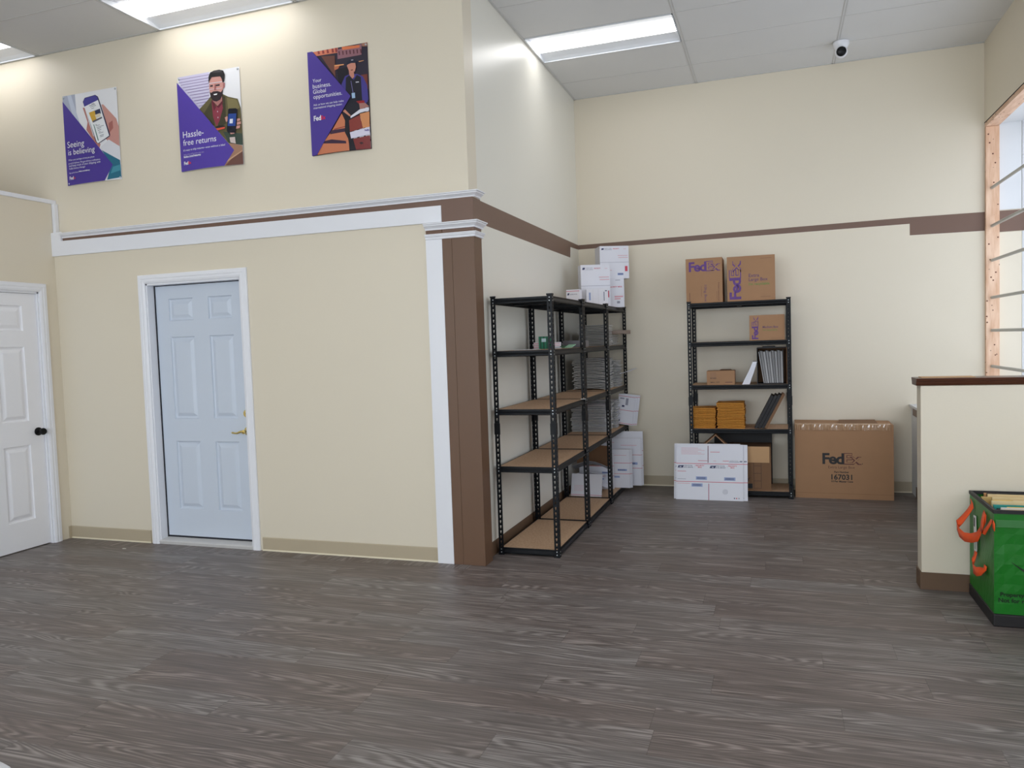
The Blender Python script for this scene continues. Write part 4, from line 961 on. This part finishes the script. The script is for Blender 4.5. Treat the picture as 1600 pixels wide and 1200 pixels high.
# flat cartons standing upright in the corner unit
G3 = 'flat white postal cartons standing in the corner unit'
def upright(label, x0, x1, y, z0, z1, n, dx=.012, dy=.013, rotz=R(2), last=0):
    for k in range(n):
        b = MB(); w, h = x1-x0, z1-z0+(last if k == n-1 else 0); b.box(0, w, 0, .006, 0, h, M_WHITEB, skip='lrtb'); b.box(0, w, 0, .006, 0, h, M_CEDGE, skip='fk')
        p = Pr(b, (0, 0, 0), (1, 0, 0), (0, 0, 1))
        for rr in (.36, .64): p.rect(0, h*rr, w, h*rr+.004, RED)
        p.rect(w*.62, h*.84, w*.92, h*.85, PINK); p.rect(w*.70, h*.44, w*.93, h*.49, LBLUE); p.rect(w*.45, h*.26, w*.75, h*.31, LBLUE); p.rect(w*.25, h*.9, w*.5, h*.91, PINK)
        for q_ in range(8): p.rect(w*(.72+.022*q_), h*.45, w*(.73+.022*q_), h*.48, NAVY)
        o = b.obj('mailing_carton', loc=(x0+k*dx, y+k*dy, z0+.0005), rotz=rotz, fix=False)
        tag(o, label % ('front one', 'middle one', 'rear one')[k], 'flat carton', G3)
upright('%s of the tallest flat white postal cartons on the corner unit bottom shelf', .12, .655, 2.74, .0505, .525, 3, .008, .014, 0, .065)
upright('%s of the mid-height flat white postal cartons on the corner unit bottom shelf', .16, .565, 2.60, .0505, .43, 3, .010, .014, 0)
upright('%s of the flat white postal cartons behind the post next to the heap', .08, .405, 2.51, .0505, .40, 3, .008, .014, 0)
def tilted(label, x0, w, h, y, z0, n):
    for k in range(n):
        b = MB(); b.box(0, w, 0, .006, 0, h, M_WHITEB); p = Pr(b, (0, 0, 0), (1, 0, 0), (0, 0, 1))
        for rr in (.03, .47, .93): p.rect(0, h*rr, w, h*rr+.004, RED)
        p.rect(w*.25, h*.58, w*.40, h*.64, NAVY); p.rect(w*.08, h*.10, w*.22, h*.15, NAVY); p.rect(w*.45, h*.65, w*.6, h*.88, GREY); p.rect(w*.1, h*.84, w*.35, h*.88, GREY)
        o = b.obj('mailing_carton', loc=(x0+k*.02, y+k*.014, z0), fix=False); o.rotation_euler = (0, R(8), 0); tag(o, label % ('front one', 'middle one', 'rear one')[k], 'flat carton', G3)
tilted('%s of the outward tilted flat white postal cartons on the corner unit lower shelf', .385, .17, .305, 2.86, .659, 3)

# heap of half-folded cartons on the bottom shelf of the middle unit
def bent(label, mname, x, y, z, w, d, ang, m, rz, n=6, curl=.05):
    b = MB(); vs = []; fs = []
    for i in range(n+1):
        u = i/n; vs += [(w*(u-.5), -d/2, curl*math.sin(u*math.pi)), (w*(u-.5), d/2, curl*math.sin(u*math.pi))]
    for i in range(n): fs.append((2*i, 2*i+2, 2*i+3, 2*i+1))
    b.add(vs, fs, m); o = b.obj(mname, loc=(x, y, z), solid=.004, fix=False); o.rotation_euler = (ang, 0, rz)
    if m is M_WHITEB:
        pass
    return tag(o, label, 'flat carton')
hx = MB(); hx.box(0, .30, 0, .006, 0, .21, M_WHITEB); p = Pr(hx, (0, 0, 0), (1, 0, 0), (0, 0, 1))
p.rect(0, .010, .30, .014, RED)
for k in range(5): p.rect(.03, .05+.012*k, .12+.01*((k*5) % 3), .052+.012*k, PINK)
o = hx.obj('mailing_carton', loc=(.080, 2.150, .0505), fix=False); o.rotation_euler = (R(-16), 0, R(-3)); tag(o, 'slanting white carton panel at the front of the heap, red line along its edge', 'flat carton')
bent('curved grey carton panel on top of the heap on the bottom shelf', 'mailing_carton', .235, 2.345, .285, .34, .18, R(-18), M_GREYP, R(3))
bent('brown kraft panel standing in the heap on the bottom shelf', 'kraft_sheet', .240, 2.43, .385, .33, .22, R(-72), M_CARD_D, R(2), curl=.02)
bent('white carton panel slumped inside the heap on the bottom shelf', 'mailing_carton', .235, 2.37, .205, .33, .22, R(-12), M_WHITEB, R(-3), curl=.03)
bent('lowest white carton panel under the heap on the bottom shelf', 'mailing_carton', .235, 2.375, .100, .33, .24, R(-6), M_WHITEB, R(2), curl=.04)

# small things on the second shelf of the near side unit (board top 1.448)
Z2 = 1.4525
gb = MB(); gb.box(0, .085, 0, .06, 0, .098, ink((14, 120, 84)))
p = Pr(gb, (0, 0, 0), (1, 0, 0), (0, 0, 1))
for k in range(3): p.rect(.012+.026*k, 0, .020+.026*k, .098, ink((6, 60, 42)))
p.rect(.024, .055, .060, .082, ink((190, 210, 215)))
o = gb.obj('supply_box', loc=(.170, .98, Z2), fix=False); tag(o, 'small green striped box with a pale label beside the front shelving post', 'box')
def mini(label, loc, s, c1, rz=0, name='small_box'):
    b = MB(); b.box(0, s[0], 0, s[1], 0, s[2], ink((222, 214, 218))); p = Pr(b, (0, 0, 0), (1, 0, 0), (0, 0, 1))
    for k in range(3): p.rect(0, s[2]*(.15+.3*k), s[0], s[2]*(.25+.3*k), c1)
    o = b.obj(name, loc=loc, rotz=rz, fix=False); return tag(o, label, 'box')
mini('little pink and white box just left of the green striped box', (.122, 1.00, Z2), (.042, .05, .052), ink((214, 140, 150)))
mini('little white and pink box behind the front post, right of the green striped box', (.292, .98, Z2), (.050, .05, .050), ink((224, 170, 176)), R(4))
def card(label, loc, s, col, rz, tilt=0):
    b = MB(); b.box(0, s[0], 0, s[1], 0, .003, col); o = b.obj('card', loc=loc); o.rotation_euler = (tilt, 0, rz); return tag(o, label, 'card')
card('dark green card lying right of the front post on the second shelf', (.35, .93, Z2+.002), (.06, .09, .003), ink((70, 110, 80)), R(12), R(10))
card('mint green card lying on the second shelf near the middle post', (.395, .92, Z2+.004), (.06, .09, .003), ink((176, 222, 186)), R(-8), R(14))
card('white card between the pink box and the green cards', (.315, .90, Z2+.001), (.06, .07, .003), ink((232, 230, 232)), R(20), R(8))
card('thin white paper lying at the left of the nearest unit\'s second shelf', (.125, .50, Z2), (.12, .18, .003), ink((220, 220, 224)), R(-14))
card('grey paper lying beside the thin white paper on the nearest unit\'s second shelf', (.20, .56, Z2), (.11, .16, .003), ink((176, 178, 182)), R(22))
tr = thing('tray', 'low smoky grey plastic tray behind the green striped box', 'tray', (.250, 1.40, Z2))
MT = mat('smoky_plastic', (104, 100, 104), .3, var=0)
b = MB(); b.box(0, .16, 0, .26, 0, .004, MT); b.box(0, .16, 0, .004, .004, .058, MT); b.box(0, .16, .256, .26, .004, .058, MT); b.box(0, .004, .004, .256, .004, .058, MT); b.box(.156, .16, .004, .256, .004, .058, MT); b.obj('body', tr, bevel=.001)
o = MB().box(0, .04, 0, .02, 0, .004, ink((225, 225, 225))).obj('shelf_label', loc=(.455, 1.14, 1.0405)); tag(o, 'tiny white tag on the half-height shelf edge beside the middle post', 'tag')

# ---- middle shelf of the back unit (board top 1.048)
wfo = MB(); n = 10; vs = []; fs = []
pts = []
for i in range(n+1):
    u = i/n; pts.append((.028+.062*u**1.25+.035*(1-(1-u)**2), .222*u*(1-.06*u)))
sec = [(x, z) for x, z in pts]+[(x+.066-.03*(z/.22), z) for x, z in reversed(pts)]
wfo.prism([(a, b_) for a, b_ in sec], 0, .24, M_WHITEB, 'y', caps=True)
# swap: profile is in (x,z), swept along y
o = wfo.obj('document_folder', loc=(1.605, 2.595, 1.0525)); tag(o, 'bent white folder bundle leaning against the dark carton of grey envelopes', 'folder')
oc = thing('open_carton', 'dark open-fronted carton full of upright grey envelopes', 'box', (1.766, 2.60, 1.0525))
b = MB(); w_, h_, d_ = .262, .335, .28
b.box(0, .006, 0, d_, 0, h_, M_CHAR); b.box(w_-.006, w_, 0, d_, 0, h_, M_CARD_D); b.box(.006, w_-.006, d_-.006, d_, 0, h_, M_CARD_D); b.box(.006, w_-.006, 0, d_, 0, .005, M_CHAR); b.box(.006, w_-.006, 0, d_, h_-.006, h_, M_CHAR); b.obj('body', oc)
b = MB(); b.box(.05, .16, .02, .2, h_+.0005, h_+.012, M_CHAR); b.obj('bent_flap', oc)
rn = random.Random(12); ems = [MB().box(0, .0055, .0, .24, 0, .29+.004*q_, mat('grey_envelope_%d' % q_, (v_, v_-1, v_), .6, var=.05)).mesh('grey_envelope') for q_, v_ in enumerate((196, 120, 165, 92))]
for k in range(26):
    o = bpy.data.objects.new('envelope', ems[(k*7+k//3) % 4]); COL.objects.link(o)
    o.location = (1.766+.058-.0015*k+k*.0082, 2.612+rn.uniform(0, .010), 1.0585+.003); o.rotation_euler = (0, R(-8.6+ k*.33), 0)
    tag(o, 'grey envelope standing upright inside the dark carton on the middle shelf', 'envelope', 'grey envelopes inside the dark carton')

# ---- fourth shelf, dark flat cartons leaning right
for k, (dx, m, lb) in enumerate(((0, M_CHAR, 'leftmost of the three dark flat cartons leaning on the back unit'), (.030, M_CHAR, 'middle of the three dark flat cartons leaning on the back unit'), (.060, M_CHAR, 'rightmost of the three dark flat cartons leaning on the back unit'), (.088, M_CARD_D, 'brown flat carton leaning right of the three dark ones on the back unit'))):
    h_ = .335+.004*k
    b = MB(); b.prism([(0, 0), (.020, 0), (.020+.052, h_*.62), (.052, h_*.62)] if False else [(0, 0), (.024, 0), (.024, h_), (0, h_)], 0, .27, m, 'y')
    if m is M_CHAR: b.prism([(-.0006, .0), (-.0002, .0), (-.0002, h_*.34), (-.0006, h_*.34)], .0, .27, M_KNOB, 'y')
    o = b.obj('flat_carton', loc=(1.735+dx*1.02, 2.60, .6505)); o.rotation_euler = (0, R(27), 0); tag(o, lb, 'flat carton')

# ================================================================ POSTERS
def poster(name, label, art, x0, x1, z0, z1, curl):
    t = thing('poster', label, 'poster', (x0, .038, z0), 0, 'posters on the wall above the door')
    w, h = x1-x0, z1-z0; b = MB()
    b.add([(0, 0, 0), (1, 0, 0), (1, 0, 1), (0, 0, 1)], [(0, 1, 2, 3)], M_POSTBACK)
    k = 1; E_ = .00022
    cl = lambda v: min(1, max(0, v))
    for it in art:
        if it[0] == 'p':
            pts = [(cl(u), cl(v)) for u, v in it[2]]
            b.add([(u, -k*E_, v) for u, v in pts], [tuple(range(len(pts)))], mat('print_%d_%d_%d' % it[1], it[1], .32, var=0)); k += 1
        else:
            _, s, c, (u, v), wd, bold = it
            vs, fs, a0, a1 = text_mesh(s, .028 if bold else .0, 1); sx = wd/(a1-a0); sy = sx*w/h
            if s == 'Fed': sy *= 1.1
            b.add([(u+(x-a0)*sx, -k*E_, v+y*sy) for x, y in vs], fs, mat('print_%d_%d_%d' % c, c, .32, var=0)); k += 1
    me = b.mesh('poster_sheet', False); bm = bmesh.new(); bm.from_mesh(me)
    for i in range(1, 10): bmesh.ops.bisect_plane(bm, geom=bm.verts[:]+bm.edges[:]+bm.faces[:], plane_co=(i/10, 0, 0), plane_no=(1, 0, 0))
    for i in range(1, 12): bmesh.ops.bisect_plane(bm, geom=bm.verts[:]+bm.edges[:]+bm.faces[:], plane_co=(0, 0, i/12), plane_no=(0, 0, 1))
    for v in bm.verts:
        u, d, q = v.co; out = curl*(4*u*(1-u))*(1-q)**3+.006*math.sin(u*math.pi*2+1)*q*(1-q)+.003
        v.co = (u*w, d-out, q*h)
    bm.to_mesh(me); bm.free()
    o = bpy.data.objects.new('printed_sheet', me); COL.objects.link(o); o.parent = t
    for u, q in ((.025, .98), (.975, .98), (.975, .02), (.03, .02)):
        Mp = Matrix.Translation((u*w, -.004, q*h)) @ Matrix.Rotation(R(90), 4, 'X')
        MB().lathe([(0, 0), (.008, 0), (.0075, .003), (.004, .006), (0, .0065)], M_RIVET, 12, Mp).obj('pin', t, smooth=True)
    return t
poster('p1', 'purple poster reading Seeing is believing with a hand holding a phone', POSTERS['phone'], -3.522, -2.955, 2.912, 3.632, .018)
poster('p2', 'purple poster reading Hassle-free returns with a bearded man, middle of the three', POSTERS['man'], -2.356, -1.786, 2.901, 3.616, .030)
poster('p3', 'purple poster reading Your business. Global opportunities. with a courier in a cap', POSTERS['courier'], -1.192, -.713, 2.893, 3.622, .022)

# ================================================================ GREEN TOTE WITH ENVELOPES
CX0, CX1, CY0, CY1, CH = 2.950, 3.56, -.435, .070, .592
tt = thing('tote_bin', 'green woven tote bin with orange handles and black rim, full of mail', 'tote', (CX0, CY0, 0))
w_, d_ = CX1-CX0, CY1-CY0
def shell(z0, z1, x0, y0, x1, y1, th, m, name, n=14, wob=.004, seed=2):
    rn = random.Random(seed); b = MB(); per = []
    for (ax, ay), (bx, by_) in (((x0, y0), (x1, y0)), ((x1, y0), (x1, y1)), ((x1, y1), (x0, y1)), ((x0, y1), (x0, y0))):
        for i in range(n): per.append((ax+(bx-ax)*i/n, ay+(by_-ay)*i/n))
    rows = 10 if wob else 1; vs = []; fs = []; N_ = len(per)
    for side in (0, 1):
        for r in range(rows+1):
            for (x, y) in per:
                cx, cy = (x0+x1)/2, (y0+y1)/2; k = 0 if side == 0 else th
                dx = -k if x > cx+.4*(x1-x0)/1 else (k if x < cx-.4*(x1-x0) else 0); dy = -k if y > cy+.499*(y1-y0) else (k if y < cy-.499*(y1-y0) else 0)
                dx = -k if x >= x1-1e-6 else (k if x <= x0+1e-6 else 0); dy = -k if y >= y1-1e-6 else (k if y <= y0+1e-6 else 0)
                a = wob*math.sin(r*1.3+x*19+y*13)*math.sin(r*math.pi/rows) if wob else 0
                nx_, ny_ = (1 if x >= x1-1e-6 else -1 if x <= x0+1e-6 else 0), (1 if y >= y1-1e-6 else -1 if y <= y0+1e-6 else 0)
                corner = nx_ != 0 and ny_ != 0
                if corner: a = 0
                vs.append((x+dx+nx_*a, y+dy+ny_*a, z0+(z1-z0)*r/rows))
    R_ = (rows+1)*N_
    for r in range(rows):
        for i in range(N_):
            a = r*N_+i; c = r*N_+(i+1) % N_; fs.append((a, c, c+N_, a+N_)); fs.append((R_+a, R_+a+N_, R_+c+N_, R_+c))
    for i in range(N_):
        a = rows*N_+i; c = rows*N_+(i+1) % N_; fs.append((a, c, R_+c, R_+a)); fs.append((i, R_+i, R_+(i+1) % N_, (i+1) % N_))
    b.add(vs, fs, m); return b
g = shell(.066, CH-.018, 0, 0, w_, d_, .006, M_GREEN, 'x')
p = Pr(g, (0, -.0045, 0), (1, 0, 0), (0, 0, 1))
BAND = ink((58, 120, 62)); BAND2 = ink((88, 140, 88)); TGB = ink((10, 26, 14))
p.rect(.006, CH-.083, w_-.006, CH-.050, BAND); p.rect(.006, CH-.0845, w_-.006, CH-.083, BAND2); p.rect(.006, CH-.050, w_-.006, CH-.0485, BAND2)
p.text('Property of', .026, .158, .135, TGB, off=.02); p.text('Not for resale', .018, .128, .170, TGB, off=.02)
arc = []; 
for i in range(15): u = i/14; arc.append((.075+.25*u, .352-.075*math.sin(math.pi*(.08+.84*u))))
for i in range(14, -1, -1): u = i/14; arc.append((.075+.25*u, .352-.075*math.sin(math.pi*(.08+.84*u))-.016*math.sin(math.pi*u)-.002))
for i in range(14): p.poly([arc[i], arc[29-i], arc[28-i], arc[i+1]], TGB); p.k -= 1
go = g.obj('fabric_body', tt, fix=False)
shell(CH-.018, CH, -.004, -.004, w_+.004, d_+.004, .014, M_CHAR, 'x', wob=0).obj('rim', tt)
bs = MB(); bs.box(-.005, w_+.005, -.005, d_+.005, .0, .064, M_CHAR); bs.obj('base', tt, bevel=.006)
def strap(path, wid, m, side=(0, 0, 1), name='handle'):
    b = MB(); vs = []; sd = Vector(side)
    for i, (pt, s_) in enumerate(path): vs += [Vector(pt)-Vector(s_)*wid/2, Vector(pt)+Vector(s_)*wid/2]
    b.add(vs, [(2*i, 2*i+2, 2*i+3, 2*i+1) for i in range(len(path)-1)], m); return b.obj(name, tt, solid=.003, fix=False, smooth=True)
def Lp(y, z, out=.004): return (-out-.003, y-CY0, z)
zs = (0, .35, .94); ys_ = (0, 1, 0)
yv = (0, .94, .34); d1_ = (0, .8, .6)
strap([(Lp(-.005, .548), yv), (Lp(-.02, .525), yv), (Lp(-.005, .49, .018), yv), (Lp(.0, .44, .05), d1_), (Lp(.02, .405, .072), zs), (Lp(-.03, .375, .070), zs), (Lp(-.10, .367, .058), zs), (Lp(-.17, .380, .040), zs), (Lp(-.235, .405, .026), zs), (Lp(-.275, .46, .016), (0, .75, .3)), (Lp(-.30, .515, .008), yv), (Lp(-.29, .545), yv)], .050, M_ORANGE)
strap([(Lp(-.275, .540), (0, 1, 0)), (Lp(-.315, .50, .022), (0, 1, 0)), (Lp(-.345, .455, .032), (0, 1, .1)), (Lp(-.37, .46, .025), (0, .5, .4)), (Lp(-.40, .50, .014), (0, .8, 0)), (Lp(-.43, .540, .004), (0, .8, 0)), (Lp(-.455, .535, .004), (0, .8, .2)), (Lp(-.465, .50, .006), (0, .8, .2))], .048, M_ORANGE)
strap([(Lp(-.10, .290), (0, 1, 0)), (Lp(-.10, .262, .010), (0, 1, 0)), (Lp(-.11, .232, .022), (0, .7, .6)), (Lp(-.15, .208, .028), zs), (Lp(-.21, .210, .026), zs), (Lp(-.26, .228, .018), (0, .5, .8)), (Lp(-.295, .250, .006), (0, 1, 0)), (Lp(-.30, .270), (0, 1, 0))], .048, M_ORANGE)
b = MB(); b.add([Lp(-.045, .48), Lp(-.105, .485), Lp(-.125, .30), Lp(-.06, .27)], [(0, 1, 2, 3)], ink((225, 228, 228)))
pp = Pr(b, (-.0072, .39, .0), (0, -1, 0), (0, 0, 1))
pp.rect(.01, .42, .035, .47, BLK); pp.rect(.03, .30, .052, .345, ink((150, 175, 160)))
b.obj('white_label', tt, fix=False)['label'] = 'white paper label'
# mail standing in the tote
EC = [('cream', (226, 200, 150)), ('manila', (214, 180, 116)), ('yellow', (236, 190, 50)), ('teal', (40, 150, 140)), ('cream', (230, 208, 160)), ('orange-brown', (206, 150, 100)), ('dark', (40, 34, 34)), ('white', (222, 216, 206))]
seq = [5, 6, 0, 1, 4, 2, 6, 0, 1, 4, 0, 6, 3, 3, 6, 2, 7, 2]
rn = random.Random(5); y = CY1-.030
POS = ['rearmost', 'second from the rear', 'third from the rear', 'fourth from the rear', 'fifth from the rear', 'sixth from the rear', 'seventh from the rear', 'eighth from the rear', 'ninth from the rear', 'tenth from the rear', 'eighth from the front', 'seventh from the front', 'sixth from the front', 'fifth from the front', 'fourth from the front', 'third from the front', 'second from the front', 'frontmost']
for k, i in enumerate(seq):
    nm, c = EC[i]; x0 = .03+rn.uniform(0, .05)+(.10 if 5 < k < 9 else 0); wd = w_-x0-.02; hh = .425+rn.uniform(-.01, .012)
    me = sheet_mesh('envelope', wd, hh, .012, .008, mat('envelope_%d' % i, c, .55, var=.06, scale=20), mat('envelope_%d' % i, c), k, nx=10, ny=4)
    o = bpy.data.objects.new('envelope', me); COL.objects.link(o)
    o.rotation_euler = (R(90), 0, 0); o.location = (CX0+x0+wd/2, y, .155+hh/2); y -= .0252
    tag(o, '%s mail envelope standing in the green tote, %s' % (nm, POS[k]), 'envelope', 'mail envelopes in the green tote')

# ================================================================ SMALL THINGS ON THE FLOOR
sp = MB(); sp.add([(-.018, -.005, 0), (.0, -.009, 0), (.018, -.003, 0), (.015, .006, 0), (-.012, .007, 0)], [(0, 1, 2, 3, 4)], ink((225, 222, 215)))
o = sp.obj('paper_scrap', loc=(-2.915, -.20, .0022), solid=.002, fix=False); tag(o, 'tiny white paper scrap on the floor left of the pale blue door', 'paper')
bk = thing('lidded_bin', 'white round-lidded bin barely in the frame at the bottom left corner', 'bin', (-.175, -3.440, 0))
MB().lathe([(0, 0), (.13, 0), (.135, .01), (.165, .34), (0, .34)], M_TRIM, 40).obj('body', bk, smooth=True)
MB().lathe([(0, .341), (.172, .341), (.172, .362), (.160, .375), (.11, .388), (0, .392)], M_TRIM, 40).obj('lid', bk, smooth=True)
